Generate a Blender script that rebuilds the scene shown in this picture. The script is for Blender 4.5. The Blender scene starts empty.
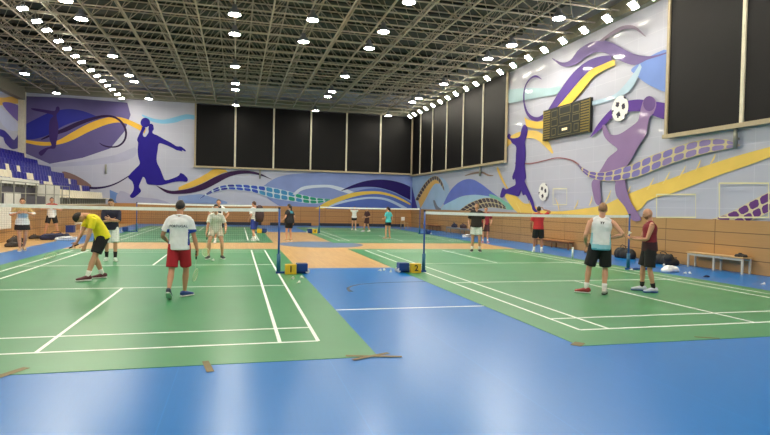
import bpy, bmesh, math, random
from mathutils import Vector as V, Matrix, Quaternion
from mathutils.bvhtree import BVHTree
from mathutils.geometry import tessellate_polygon
random.seed(7)
SC = bpy.context.scene
COL = SC.collection
PI = math.pi
XR, XL, YB, YF, ZT = 12.75, -15.3, 29.8, -17.0, 8.85     # hall walls: right, left, back, front and wall head height
ZC, ZU, ZD = 9.0, 10.0, 10.55                             # lower chords, upper chords, roof deck

# ------------------------------------------------------------------ materials
def lin(c):
    return tuple((x / 12.92 if x <= 0.04045 else ((x + 0.055) / 1.055) ** 2.4) for x in (v / 255.0 for v in c))
_M = {}
def mat(name, rgb, rough=0.6, metal=0.0, var=0.06, scale=8.0, bump=0.0, coat=0.0, spec=0.5):
    if name in _M: return _M[name]
    m = bpy.data.materials.new(name); m.use_nodes = True
    nt = m.node_tree; b = nt.nodes['Principled BSDF']
    c = lin(rgb)
    b.inputs['Roughness'].default_value = rough
    b.inputs['Metallic'].default_value = metal
    b.inputs['Coat Weight'].default_value = coat
    b.inputs['Coat Roughness'].default_value = 0.06
    b.inputs['Specular IOR Level'].default_value = spec
    tc = nt.nodes.new('ShaderNodeTexCoord'); n = nt.nodes.new('ShaderNodeTexNoise')
    n.inputs['Scale'].default_value = scale; n.inputs['Detail'].default_value = 3
    nt.links.new(tc.outputs['Object'], n.inputs['Vector'])
    r = nt.nodes.new('ShaderNodeValToRGB')
    r.color_ramp.elements[0].position = 0.3; r.color_ramp.elements[1].position = 0.7
    r.color_ramp.elements[0].color = tuple(x * (1 - var) for x in c) + (1,)
    r.color_ramp.elements[1].color = tuple(min(1, x * (1 + var)) for x in c) + (1,)
    nt.links.new(n.outputs['Fac'], r.inputs['Fac']); nt.links.new(r.outputs['Color'], b.inputs['Base Color'])
    if bump:
        bp = nt.nodes.new('ShaderNodeBump'); bp.inputs['Strength'].default_value = bump
        bp.inputs['Distance'].default_value = 0.02
        nt.links.new(n.outputs['Fac'], bp.inputs['Height']); nt.links.new(bp.outputs['Normal'], b.inputs['Normal'])
    _M[name] = m
    return m
def brick_mat(name, c1, c2, cm, w, h, axes, offset=0.0, mortar=0.01, rough=0.5, coat=0.0, grain=0.0, spec=0.5):
    """boards or panels laid along two axes of the object's own space"""
    if name in _M: return _M[name]
    m = bpy.data.materials.new(name); m.use_nodes = True
    nt = m.node_tree; b = nt.nodes['Principled BSDF']
    b.inputs['Roughness'].default_value = rough; b.inputs['Coat Weight'].default_value = coat
    b.inputs['Coat Roughness'].default_value = 0.05; b.inputs['Specular IOR Level'].default_value = spec
    tc = nt.nodes.new('ShaderNodeTexCoord'); sp = nt.nodes.new('ShaderNodeSeparateXYZ'); cb = nt.nodes.new('ShaderNodeCombineXYZ')
    nt.links.new(tc.outputs['Object'], sp.inputs[0])
    nt.links.new(sp.outputs[axes[0]], cb.inputs[0]); nt.links.new(sp.outputs[axes[1]], cb.inputs[1])
    br = nt.nodes.new('ShaderNodeTexBrick'); br.offset = offset; br.squash = 1.0
    br.inputs['Scale'].default_value = 1.0; br.inputs['Brick Width'].default_value = w; br.inputs['Row Height'].default_value = h
    br.inputs['Mortar Size'].default_value = mortar; br.inputs['Mortar Smooth'].default_value = 0.2
    br.inputs['Color1'].default_value = lin(c1) + (1,); br.inputs['Color2'].default_value = lin(c2) + (1,); br.inputs['Mortar'].default_value = lin(cm) + (1,)
    nt.links.new(cb.outputs[0], br.inputs['Vector'])
    out = br.outputs['Color']
    if grain:
        mp = nt.nodes.new('ShaderNodeMapping'); mp.inputs['Scale'].default_value = (0.7, 14, 1)
        nt.links.new(cb.outputs[0], mp.inputs['Vector'])
        n = nt.nodes.new('ShaderNodeTexNoise'); n.inputs['Scale'].default_value = 2.5; n.inputs['Detail'].default_value = 4
        nt.links.new(mp.outputs[0], n.inputs['Vector'])
        mr = nt.nodes.new('ShaderNodeMapRange'); mr.inputs['To Min'].default_value = 1 - grain; mr.inputs['To Max'].default_value = 1 + grain
        nt.links.new(n.outputs['Fac'], mr.inputs['Value'])
        mx = nt.nodes.new('ShaderNodeMix'); mx.data_type = 'RGBA'; mx.blend_type = 'MULTIPLY'; mx.inputs[0].default_value = 1
        nt.links.new(out, mx.inputs[6]); nt.links.new(mr.outputs[0], mx.inputs[7]); out = mx.outputs[2]
    nt.links.new(out, b.inputs['Base Color'])
    _M[name] = m
    return m
def emit(name, rgb, k):
    m = bpy.data.materials.new(name); m.use_nodes = True
    b = m.node_tree.nodes['Principled BSDF']
    b.inputs['Base Color'].default_value = (0.8, 0.8, 0.8, 1)
    b.inputs['Emission Color'].default_value = lin(rgb) + (1,); b.inputs['Emission Strength'].default_value = k
    return m

# ------------------------------------------------------------------ objects
def tag(o, label=None, cat=None, group=None, kind=None):
    if label: o['label'] = label
    if cat: o['category'] = cat
    if group: o['group'] = group
    if kind: o['kind'] = kind
    return o
def empty(name, loc=(0, 0, 0), rz=0.0):
    o = bpy.data.objects.new(name, None); COL.objects.link(o)
    o.location = loc; o.rotation_euler = (0, 0, rz); o.empty_display_size = 0.1
    return o
def link(name, me, mats, parent=None, smooth=False):
    o = bpy.data.objects.new(name, me); COL.objects.link(o)
    for m in (mats if isinstance(mats, (list, tuple)) else [mats]): me.materials.append(m)
    if smooth:
        for p in me.polygons: p.use_smooth = True
    if parent: o.parent = parent
    return o
def obj(name, bm, mats, parent=None, smooth=False):
    bmesh.ops.recalc_face_normals(bm, faces=bm.faces)
    me = bpy.data.meshes.new(name); bm.to_mesh(me); bm.free()
    return link(name, me, mats, parent, smooth)
def box(bm, x0, x1, y0, y1, z0, z1, mi=0, M=None):
    vs = [bm.verts.new(p) for p in ((x0, y0, z0), (x1, y0, z0), (x1, y1, z0), (x0, y1, z0), (x0, y0, z1), (x1, y0, z1), (x1, y1, z1), (x0, y1, z1))]
    if M is not None:
        for v in vs: v.co = M @ v.co
    for f in ((0, 3, 2, 1), (4, 5, 6, 7), (0, 1, 5, 4), (1, 2, 6, 5), (2, 3, 7, 6), (3, 0, 4, 7)):
        bm.faces.new([vs[i] for i in f]).material_index = mi
    return vs
def boxo(name, x0, x1, y0, y1, z0, z1, m, parent=None, bevel=0.0):
    bm = bmesh.new(); box(bm, x0, x1, y0, y1, z0, z1)
    if bevel: bmesh.ops.bevel(bm, geom=bm.edges[:], offset=bevel, segments=2, affect='EDGES', profile=0.6)
    return obj(name, bm, m, parent)
def tube(bm, pts, r, n=6, closed=False, cap=True):
    """a round bar swept along points, r a number or one per point"""
    pts = [V(p) for p in pts]; k = len(pts); rings = []
    up = V((0.0123, 0.017, 1)).normalized(); prev = None
    for i, p in enumerate(pts):
        a = pts[i - 1] if (i or closed) else p; b = pts[(i + 1) % k] if (i < k - 1 or closed) else p
        t = (b - a).normalized()
        if prev is None:
            s = t.cross(up)
            if s.length < 0.1: s = t.cross(V((1, 0, 0)))
        else: s = prev - t * prev.dot(t)
        s.normalize(); prev = s; w = t.cross(s)
        rr = r[i] if isinstance(r, (list, tuple)) else r
        rings.append([bm.verts.new(p + (s * math.cos(2 * PI * j / n) + w * math.sin(2 * PI * j / n)) * rr) for j in range(n)])
    for i in range(k if closed else k - 1):
        A, B = rings[i], rings[(i + 1) % k]
        for j in range(n): bm.faces.new((A[j], A[(j + 1) % n], B[(j + 1) % n], B[j]))
    if cap and not closed:
        bm.faces.new(rings[0][::-1]); bm.faces.new(rings[-1])
def lathe(bm, prof, n=16, M=None):
    """profile of (r, z) spun about z, end rings capped"""
    rings = []
    for r, z in prof:
        ring = [V((r * math.cos(2 * PI * j / n), r * math.sin(2 * PI * j / n), z)) for j in range(n)]
        rings.append([bm.verts.new(M @ v if M is not None else v) for v in ring])
    for A, B in zip(rings, rings[1:]):
        for j in range(n): bm.faces.new((A[j], A[(j + 1) % n], B[(j + 1) % n], B[j]))
    bm.faces.new(rings[0][::-1]); bm.faces.new(rings[-1])
def copy_tree(o, parent=None):
    c = o.copy(); COL.objects.link(c); c.parent = parent
    for ch in list(o.children): copy_tree(ch, c)
    return c
ORD = 'zeroth first second third fourth fifth sixth seventh eighth ninth tenth eleventh twelfth thirteenth fourteenth fifteenth sixteenth seventeenth eighteenth nineteenth twentieth'.split()
def nth(i):
    if i <= 20: return ORD[i]
    t = {2: 'twenty', 3: 'thirty', 4: 'forty'}[i // 10]
    return ('twentieth', 'thirtieth', 'fortieth')[i // 10 - 2] if i % 10 == 0 else t + ' ' + ORD[i % 10]

# palette
WHITE = mat('white_line_paint', (236, 240, 238), 0.5)
GREEN = mat('green_court_vinyl', (58, 134, 86), 0.34, var=0.07, scale=1.3)
BLUE_STEEL = mat('blue_painted_steel', (26, 74, 150), 0.4)
GREY_STEEL = mat('grey_steel', (150, 150, 140), 0.45, 0.3)
BAR_STEEL = mat('truss_paint', (192, 180, 166), 0.5)
DARK = mat('dark_rubber', (28, 28, 30), 0.6)
YELLOW = mat('yellow_plastic', (232, 186, 42), 0.4)
BLUE_PLASTIC = mat('blue_plastic', (34, 60, 140), 0.4)
WHITE_PLASTIC = mat('white_plastic', (228, 226, 218), 0.45)
CREAM = mat('cream_paint', (222, 214, 192), 0.5)
TANWOOD = mat('pale_wood', (198, 164, 116), 0.45, var=0.12, scale=5)
LAMP_K, FLOOD_K, EXPO = 84.0, 66.0, 0.9
MURAL_FAR = [
    ('pol','violet_patch',(98,90,142),[(-15.133,8.612),(-12.333,8.696),(-8.596,8.607),(-8.37,7.761),(-8.755,6.565),(-9.675,5.31),(-11.432,4.574),(-13.491,4.068),(-15.107,4.792)],0),  # dimmer light on the far-left wall, put into the colour as violet
    ('pol','pale_swoosh',(176,178,206),[(-13.66,4.023),(-11.43,4.343),(-9.313,4.878),(-8.055,5.464),(-8.048,4.836),(-9.129,4.359),(-11.427,4.035),(-13.625,3.835)],1),
    ('pol','brown_patch',(140,112,110),[(-12.72,3.564),(-11.856,3.327),(-10.89,2.683),(-11.098,2.425),(-12.197,2.739)],1),
    ('rib','blue_leaf',(44,48,146),[(-15.087,6.631),(-14.19,7.21),(-13.434,7.635),(-12.412,7.91),(-11.461,7.837),(-10.547,7.51)],[(-15.08,5.657),(-14.43,5.728),(-13.591,6.055),(-12.626,6.735),(-11.715,7.132),(-10.547,7.471)]),
    ('rib','gold_ribbon',(222,176,70),[(-15.08,5.657),(-14.01,5.56),(-13.079,5.664),(-12.14,6.285),(-10.93,7.063),(-9.697,7.523),(-8.801,7.5),(-7.744,7.093),(-7.339,6.84)],[(-15.079,5.469),(-14.008,5.296),(-12.991,5.421),(-12.101,5.77),(-10.924,6.485),(-9.693,7.058),(-8.798,7.149),(-7.795,6.697),(-7.426,6.48)]),
    ('lin','dark_curl',(44,26,70),[(-14.011,5.711),(-13.252,6.13),(-12.486,6.495),(-11.8,6.897),(-10.932,7.294),(-10.088,7.558),(-9.43,7.52),(-8.942,7.18),(-8.665,6.57),(-8.749,5.94),(-9.14,5.511),(-9.676,5.407),(-10.122,5.502),(-10.371,5.664)],[0.05,0.2,0.3,0.28,0.22,0.16,0.14,0.14,0.14,0.13,0.12,0.1,0.08,0.03]),
    ('pol','player_silhouette',(62,44,104),[(-13.114,7.978),(-12.978,8.044),(-12.892,7.897),(-12.941,7.704),(-13.092,7.429),(-12.968,6.753),(-12.98,6.144),(-13.078,5.569),(-13.16,5.147),(-13.567,5.09),(-13.835,4.736),(-14.036,4.595),(-14.156,4.835),(-13.737,5.157),(-13.382,5.307),(-13.504,5.737),(-13.544,6.493),(-13.481,7.102),(-13.279,7.418),(-13.856,7.571),(-14.528,7.697),(-14.579,7.825),(-13.773,7.765),(-13.214,7.725)],1),
    ('lin','thin_dark_curve',(50,34,84),[(-11.414,2.551),(-10.624,2.477),(-9.827,2.617),(-9.114,2.932),(-8.325,3.488)],[0.16,0.16,0.12,0.09,0.06]),
    ('pol','blue_wedge',(104,136,196),[(-9.682,2.387),(-8.925,2.055),(-7.645,1.455),(-9.637,1.412)],0),
    ('rib','cyan_ribbon',(128,190,228),[(-7.617,7.842),(-6.879,7.592),(-6.136,7.557),(-5.389,7.782),(-4.636,8.028),(-3.987,7.988)],[(-7.616,7.724),(-6.969,7.369),(-6.226,7.254),(-5.384,7.383),(-4.631,7.668),(-3.982,7.667)]),
    ('pol','grey_violet_flow',(168,170,200),[(-9.01,2.322),(-7.918,1.957),(-6.44,1.794),(-5.686,1.371),(-9.0,1.303)],1),
    ('pol','court_player_silhouette',(36,24,138),[(-7.132,7.123),(-7.004,7.209),(-6.874,7.137),(-6.835,6.981),(-6.815,6.824),(-6.887,6.702),(-6.904,6.562),(-6.755,6.452),(-6.587,6.401),(-6.119,6.147),(-5.648,5.912),(-5.25,5.672),(-4.947,5.666),(-4.621,5.4),(-4.677,5.318),(-4.906,5.427),(-4.848,5.31),(-5.057,5.36),(-5.265,5.391),(-5.55,5.538),(-6.021,5.734),(-6.451,5.813),(-6.538,5.372),(-6.606,4.813),(-6.564,4.418),(-6.354,3.988),(-6.162,3.497),(-5.971,3.184),(-5.335,3.405),(-5.072,3.575),(-4.98,3.739),(-4.732,3.647),(-4.461,3.334),(-4.534,3.11),(-4.953,3.137),(-5.519,3.039),(-6.266,2.816),(-6.824,2.819),(-7.212,2.867),(-7.345,3.219),(-7.494,3.372),(-7.637,3.051),(-7.761,2.653),(-7.611,2.36),(-7.882,2.037),(-8.172,1.833),(-8.356,1.986),(-8.141,2.346),(-8.108,2.702),(-8.221,3.033),(-8.478,3.3),(-8.3,3.62),(-7.941,4.027),(-7.725,4.331),(-7.84,4.819),(-7.882,5.31),(-7.851,5.803),(-7.926,6.016),(-7.784,6.416),(-7.642,6.778),(-7.607,6.938),(-7.461,6.946),(-7.386,6.832),(-7.529,6.509),(-7.527,6.312),(-7.379,6.241),(-7.235,6.446),(-7.163,6.608),(-7.184,6.843)],1),
    ('pol','silhouette_ball',(36,24,138),[(-7.069,7.284),(-7.084,7.176),(-7.128,7.078),(-7.199,6.997),(-7.288,6.943),(-7.387,6.921),(-7.486,6.932),(-7.576,6.976),(-7.648,7.048),(-7.694,7.141),(-7.711,7.246),(-7.697,7.354),(-7.652,7.452),(-7.582,7.533),(-7.494,7.587),(-7.395,7.61),(-7.295,7.599),(-7.205,7.555),(-7.133,7.483),(-7.086,7.39)],0),
    ('rib','gold_ribbon',(228,184,84),[(-5.091,2.697),(-4.493,3.007),(-3.739,3.405),(-3.107,3.801),(-2.598,4.128),(-1.821,4.103)],[(-5.088,2.485),(-4.362,2.652),(-3.543,2.997),(-2.654,3.508),(-2.012,3.84),(-1.662,3.934)]),
    ('rib','plum_ribbon',(56,28,72),[(-6.602,2.785),(-5.735,2.441),(-4.988,2.488),(-4.236,2.656),(-3.416,3.027),(-2.461,3.582),(-1.558,3.951),(-0.773,4.088),(0.155,4.054),(0.828,3.859),(1.576,3.485)],[(-6.601,2.759),(-5.856,2.253),(-4.985,2.21),(-4.105,2.326),(-3.219,2.618),(-2.39,3.086),(-1.617,3.543),(-0.835,3.8),(0.025,3.871),(0.762,3.746),(1.577,3.471)]),
    ('pol','slate_hump',(134,150,204),[(0.861,2.664),(1.591,3.443),(2.486,3.816),(3.698,4.011),(6.023,4.172),(12.647,4.206),(12.71,1.491),(3.746,1.318),(1.921,1.626)],1),
    ('rib','blue_flow',(140,160,206),[(-5.107,2.034),(-3.724,2.229),(-2.955,2.088),(-1.656,1.713)],[(-5.101,1.557),(-3.715,1.56),(-2.819,1.553),(-1.654,1.578)]),
    ('chk','checkered_ribbon',[(196,214,224),(52,54,150),(60,84,186),(70,140,190),(40,150,120)],[(-3.655,1.883),(-3.087,2.353),(-2.45,2.774),(-1.674,3.0),(-0.757,3.041),(0.172,3.001),(0.977,2.956),(2.064,2.794),(3.168,2.547),(4.287,2.295),(5.277,2.137),(6.133,2.114)],[(-3.655,1.856),(-3.085,2.192),(-2.445,2.451),(-1.669,2.634),(-0.751,2.605),(0.18,2.494),(0.853,2.292),(1.804,2.04),(2.903,1.899),(4.297,1.734),(5.284,1.755),(6.135,2.058)],18,2),
    ('rib','white_swoosh',(206,216,234),[(3.143,2.378),(3.579,2.809),(4.133,3.063),(5.116,3.177),(6.113,3.193),(7.126,2.981),(8.006,2.676)],[(3.448,2.386),(3.791,2.675),(4.347,2.859),(5.12,2.965),(5.973,2.99),(6.841,2.759),(7.571,2.549)]),
    ('pol','deep_blue_area',(86,108,184),[(7.139,2.374),(8.007,2.711),(8.885,2.966),(10.076,3.029),(11.292,2.697),(12.595,2.068),(12.609,1.478),(5.863,1.349),(6.427,1.858)],1),
    ('rib','navy_hump',(34,20,92),[(6.928,2.797),(7.849,3.252),(8.872,3.6),(9.91,3.749),(10.966,3.711),(11.885,3.52),(12.598,3.247)],[(6.957,2.769),(8.0,3.027),(9.029,3.143),(10.075,3.087),(11.137,2.825),(11.908,2.493),(12.624,2.157)]),
    ('rib','pale_ribbon',(176,196,226),[(5.858,1.604),(6.858,1.939),(8.018,2.18),(9.194,2.353),(10.392,2.31),(11.307,2.039),(12.391,1.533)],[(6.004,1.465),(7.006,1.785),(8.021,2.023),(9.198,2.194),(10.321,2.148),(11.159,1.875),(11.93,1.509)]),
    ('rib','gold_ribbon',(224,190,86),[(4.897,1.302),(5.711,1.842),(6.564,2.217),(7.716,2.603),(8.741,2.774),(9.931,2.807),(10.99,2.616),(11.913,2.273),(12.63,1.892)],[(5.578,1.315),(6.286,1.698),(7.145,2.06),(8.014,2.338),(8.894,2.519),(9.935,2.589),(10.994,2.427),(11.917,2.082),(12.633,1.759)]),
]
MURAL_RIGHT = [
    ('pol','pale_blue_patch',(164,192,226),[(29.979,4.017),(26.537,3.937),(23.099,3.718),(21.528,2.881),(22.539,1.959),(24.338,1.332),(29.9,1.246)],1),
    ('pol','indigo_patch',(58,54,150),[(30.217,3.877),(29.14,2.51),(28.0,1.276),(30.024,1.244)],0),
    ('chk','checkered_arch',[(196,176,140),(70,54,60),(92,80,84)],[(28.878,2.177),(27.665,2.92),(26.402,3.516),(24.996,3.867),(23.84,3.815),(22.9,3.423),(22.419,2.808)],[(28.059,2.102),(26.884,2.763),(25.662,3.319),(24.586,3.583),(23.915,3.541),(23.249,3.243),(22.505,2.779)],14,1),
    ('rib','orange_arch',(226,180,104),[(28.059,2.102),(26.884,2.763),(25.662,3.319),(24.586,3.583),(23.915,3.541),(23.436,3.313)],[(27.456,1.532),(26.213,2.303),(25.231,2.935),(24.469,3.282),(23.995,3.332),(23.619,3.287)]),
    ('pol','grey_leaf',(120,124,140),[(24.631,2.092),(24.295,2.124),(23.652,1.699),(22.506,1.455),(22.064,1.335),(23.631,1.375),(24.262,1.629)],1),
    ('pol','pale_flow',(168,202,230),[(22.527,1.77),(20.475,2.259),(17.239,2.439),(15.068,2.281),(15.041,1.807),(18.565,1.704),(20.418,1.362),(22.942,1.321)],1),
    ('rib','blue_wave',(104,120,206),[(22.535,1.896),(21.514,2.651),(20.334,3.151),(19.029,3.397),(17.797,3.376),(16.631,3.101),(15.382,2.671),(14.222,2.26),(13.671,2.059)],[(22.485,1.802),(20.864,2.111),(19.333,2.366),(17.572,2.443),(16.274,2.385),(15.214,2.295),(14.212,2.086),(13.802,2.01),(13.667,1.986)]),
    ('pol','teal_leaf',(130,188,170),[(15.429,2.453),(14.222,2.26),(13.145,1.961),(11.909,1.8),(11.086,1.827),(11.9,1.638),(13.125,1.6),(14.191,1.712),(14.911,2.063)],1),
    ('chk','checkered_ribbon',[(198,180,146),(60,48,58),(84,72,80)],[(20.104,1.338),(18.572,1.818),(17.218,2.097),(15.806,2.249),(14.492,2.15),(13.934,1.986),(13.339,1.743)],[(18.543,1.336),(17.348,1.494),(16.231,1.642),(15.035,1.705),(14.188,1.662),(13.648,1.643),(13.281,1.623)],13,2),
    ('pol','gold_spray',(234,196,92),[(12.866,2.414),(12.22,2.288),(11.452,1.939),(10.74,1.917),(10.134,1.702),(9.872,1.404),(11.56,1.368),(12.264,1.751)],1),
    ('lin','gold_streak',(230,190,100),[(14.477,3.869),(14.012,3.384),(13.509,2.935),(13.08,2.634)],[0.2,0.2,0.14,0.05]),
    ('lin','brown_streak',(150,124,116),[(18.898,3.635),(17.817,3.723),(16.446,3.721),(15.579,3.52),(14.905,3.462)],[0.04,0.1,0.12,0.1,0.04]),
    ('rib','gold_band',(238,202,102),[(13.278,2.582),(12.237,2.114),(10.581,1.709),(8.66,1.58),(6.806,1.699),(5.205,1.887),(4.26,2.176),(3.28,2.429),(2.826,2.545),(1.805,2.757),(0.886,2.988),(0.052,3.16),(-0.709,3.307),(-1.686,3.458)],[(13.447,2.265),(12.206,1.526),(10.558,1.26),(8.645,1.285),(6.788,1.334),(5.181,1.377),(4.227,1.463),(3.248,1.7),(2.805,2.057),(1.784,2.262),(0.743,2.544),(-0.189,2.805),(-0.928,2.975),(-1.697,3.184)]),
    ('rib','gold_arc',(232,198,112),[(13.554,5.33),(12.421,5.514),(11.305,5.501),(10.263,5.332),(9.468,4.907),(8.882,4.225)],[(13.405,4.879),(12.401,5.147),(11.072,5.111),(10.292,4.92),(9.689,4.6),(8.969,4.158)]),
    ('lin','rose_line',(150,100,110),[(12.455,3.987),(10.954,3.858),(9.701,3.901),(8.557,3.952),(7.496,3.777),(6.893,3.527)],[0.05,0.05,0.05,0.05,0.06,0.08]),
    ('chk','checkered_ribbon',[(214,200,168),(116,66,142),(104,58,128)],[(0.752,1.262),(0.099,1.489),(-0.561,1.71),(-1.069,1.968),(-1.732,2.276)],[(-0.047,1.293),(-0.576,1.314),(-0.839,1.334),(-1.237,1.491),(-1.753,1.729)],7,2),
    ('pol','runner_silhouette',(66,42,140),[(13.337,5.465),(13.165,5.577),(12.957,5.469),(12.974,5.328),(12.453,5.258),(12.002,5.312),(11.877,5.584),(11.703,5.802),(11.475,5.806),(11.264,5.631),(11.249,5.338),(11.454,4.978),(11.393,4.678),(11.369,4.224),(11.413,3.775),(11.27,3.202),(11.374,3.026),(11.04,2.633),(10.578,2.127),(10.346,1.743),(10.085,1.551),(10.42,1.545),(10.78,1.851),(11.248,2.345),(11.542,2.326),(11.717,2.581),(11.935,2.297),(12.664,2.364),(13.3,2.433),(13.629,2.255),(13.976,2.258),(13.96,2.455),(13.711,2.77),(13.364,2.664),(12.687,2.791),(12.326,2.898),(12.389,3.181),(12.582,3.142),(12.69,3.312),(12.44,3.664),(12.382,3.953),(12.359,4.419),(12.357,4.816),(12.81,5.049),(13.02,5.238),(13.252,5.311)],1),
    ('lin','pale_gold_stroke',(244,216,130),[(8.273,1.6),(8.397,1.886),(8.619,2.174)],[0.03,0.06,0.02]),
    ('lin','pale_gold_stroke',(244,216,130),[(7.153,1.701),(6.978,1.89),(6.888,2.077)],[0.03,0.06,0.02]),
    ('lin','pale_gold_stroke',(244,216,130),[(6.131,1.833),(6.003,2.033),(5.954,2.233)],[0.03,0.06,0.02]),
    ('lin','pale_gold_stroke',(244,216,130),[(5.131,1.954),(4.928,2.202),(4.798,2.447)],[0.03,0.06,0.02]),
    ('lin','pale_gold_stroke',(244,216,130),[(4.106,2.101),(3.867,2.336),(3.698,2.566)],[0.03,0.06,0.02]),
    ('lin','pale_gold_stroke',(244,216,130),[(2.883,2.405),(2.695,2.606),(2.567,2.806)],[0.03,0.06,0.02]),
    ('lin','pale_gold_stroke',(244,216,130),[(2.144,2.588),(1.97,2.78),(1.851,2.971)],[0.03,0.06,0.02]),
    ('lin','pale_gold_stroke',(244,216,130),[(1.458,2.758),(1.296,2.942),(1.185,3.126)],[0.03,0.06,0.02]),
    ('lin','pale_gold_stroke',(244,216,130),[(0.782,2.946),(0.669,3.108),(0.604,3.272)],[0.03,0.06,0.02]),
    ('lin','pale_gold_stroke',(244,216,130),[(0.226,3.125),(0.12,3.266),(0.058,3.409)],[0.03,0.06,0.02]),
    ('lin','pale_gold_stroke',(244,216,130),[(10.48,1.425),(10.628,1.758),(10.891,2.096)],[0.03,0.06,0.02]),
    ('lin','pale_gold_stroke',(244,216,130),[(11.641,1.452),(11.847,1.699),(12.18,1.949)],[0.03,0.06,0.02]),
    ('ball','football_picture',(235,235,235),(9.585,2.468),0.416),
    ('pol','pale_cyan_patch',(168,196,208),[(13.55,7.854),(11.585,7.623),(9.386,7.189),(8.412,7.076),(8.68,6.786),(10.148,6.92),(11.554,7.029),(13.516,7.219)],1),
    ('pol','blue_leaf',(118,146,216),[(3.843,6.761),(3.434,6.898),(2.924,7.001),(1.98,6.939),(1.925,5.659),(2.592,5.849),(3.18,6.194),(3.648,6.557)],1),
    ('rib','pale_blue_ribbon',(174,198,220),[(6.129,6.023),(4.762,6.031),(3.954,6.409),(3.388,6.866)],[(6.218,5.847),(4.584,5.864),(3.751,6.099),(3.291,6.718)]),
    ('rib','plum_ribbon',(112,96,150),[(9.154,8.515),(8.346,8.105),(7.668,8.043),(7.145,8.323),(6.339,8.411),(5.482,8.256),(4.675,7.865),(3.838,7.349),(3.071,7.048),(2.501,6.955),(1.98,6.939)],[(9.075,8.415),(8.221,7.893),(7.33,7.76),(6.671,7.871),(5.931,7.922),(5.186,7.661),(4.479,7.238),(3.662,6.879),(3.065,6.913),(2.499,6.894),(1.978,6.9)]),
    ('rib','grey_plum_curve',(136,122,146),[(5.798,8.309),(5.046,8.451),(4.37,8.483),(3.724,8.287),(3.131,7.756)],[(5.499,8.226),(4.866,8.32),(4.281,8.325),(3.719,8.158),(3.159,7.743)]),
    ('lin','violet_curl',(86,62,138),[(9.978,7.722),(10.554,7.987),(11.138,7.94),(11.555,7.603),(11.615,7.069),(11.381,6.516),(10.929,6.113),(10.229,5.897),(9.529,6.015),(9.182,6.124)],[0.03,0.1,0.1,0.12,0.14,0.16,0.18,0.2,0.22,0.26]),
    ('rib','violet_ribbon',(88,66,142),[(9.433,6.137),(8.402,6.891),(7.528,7.416),(6.662,7.674),(5.826,7.708),(4.97,7.561)],[(9.172,5.934),(8.149,6.427),(7.08,6.97),(6.247,7.288),(5.531,7.333),(4.907,7.32)]),
    ('rib','gold_ribbon',(234,196,84),[(9.148,5.93),(8.103,6.419),(7.038,6.961),(6.207,7.279),(5.531,7.333),(4.961,7.356),(4.735,7.323)],[(8.399,5.869),(7.684,6.116),(6.851,6.517),(6.076,6.952),(5.428,7.078),(4.898,7.115),(4.726,7.12)]),
    ('rib','gold_curl',(228,190,90),[(11.51,6.199),(11.064,5.988),(10.223,5.784),(9.568,5.774),(9.171,5.907)],[(11.31,5.731),(10.902,5.591),(10.206,5.444),(9.423,5.426),(8.443,5.824)]),
    ('rib','violet_swoosh',(92,58,150),[(6.121,4.613),(5.61,5.069),(4.91,5.482),(4.242,5.649),(3.453,5.619),(2.785,5.449),(1.906,5.207)],[(6.1,4.587),(5.416,4.857),(4.809,5.162),(4.063,5.271),(3.133,5.125),(2.41,4.832),(1.882,4.638)]),
    ('pol','kicker_silhouette',(142,116,162),[(5.377,4.933),(5.209,4.941),(5.006,4.675),(4.777,4.522),(4.324,4.506),(3.792,4.677),(3.387,4.853),(3.298,5.129),(3.21,5.387),(3.095,5.576),(2.845,5.627),(2.589,5.485),(2.505,5.268),(2.616,5.023),(2.813,4.875),(2.884,4.645),(2.966,4.311),(3.298,3.981),(3.612,3.58),(3.889,3.297),(3.953,3.047),(3.974,2.793),(3.85,2.426),(3.62,1.991),(3.243,1.603),(3.083,1.361),(3.539,1.347),(3.93,1.809),(4.386,2.177),(4.514,2.515),(4.524,2.74),(4.878,2.904),(5.383,2.809),(5.36,2.303),(5.309,1.876),(5.634,1.934),(5.829,2.311),(5.946,2.751),(5.67,2.977),(5.257,3.384),(4.972,3.67),(4.631,3.831),(4.439,3.963),(4.88,4.232),(5.25,4.539)],1),
    ('pol','silhouette_head',(104,78,138),[(2.549,5.316),(2.567,5.221),(2.626,5.147),(2.719,5.106),(2.832,5.104),(2.948,5.142),(3.049,5.216),(3.119,5.313),(3.147,5.418),(3.128,5.516),(3.065,5.591),(2.969,5.63),(2.855,5.629),(2.74,5.588),(2.642,5.514),(2.575,5.419)],0),
    ('ball','football_picture',(235,235,235),(4.367,5.449),0.465),
    ('chk','checkered_ribbon',[(204,190,150),(112,98,170),(128,120,184),(140,126,178)],[(7.014,3.627),(6.135,3.234),(5.063,3.134),(4.157,3.258),(3.321,3.372),(3.024,3.501),(2.127,3.667),(1.177,3.827),(0.314,3.883),(-0.37,3.79),(-0.801,3.598)],[(6.973,3.578),(6.271,3.042),(5.164,2.8),(4.211,2.795),(3.299,2.876),(2.845,2.978),(1.825,3.22),(0.903,3.379),(0.065,3.485),(-0.489,3.51),(-0.803,3.562)],16,2),
    ('lin','yellow_outline',(228,220,176),[(2.358,2.239),(0.704,2.216),(0.675,1.512),(2.325,1.47),(2.358,2.239)],[0.05,0.05,0.05,0.05,0.05]),
    ('lin','yellow_outline',(228,220,176),[(-0.155,2.534),(-1.724,2.481),(-1.759,1.575),(-0.195,1.535),(-0.155,2.534)],[0.05,0.05,0.05,0.05,0.05]),
    ('lin','yellow_outline',(224,220,184),[(8.71,2.588),(7.64,2.563),(7.607,1.878),(8.675,1.875),(8.71,2.588)],[0.05,0.05,0.05,0.05,0.05]),
]
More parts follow.
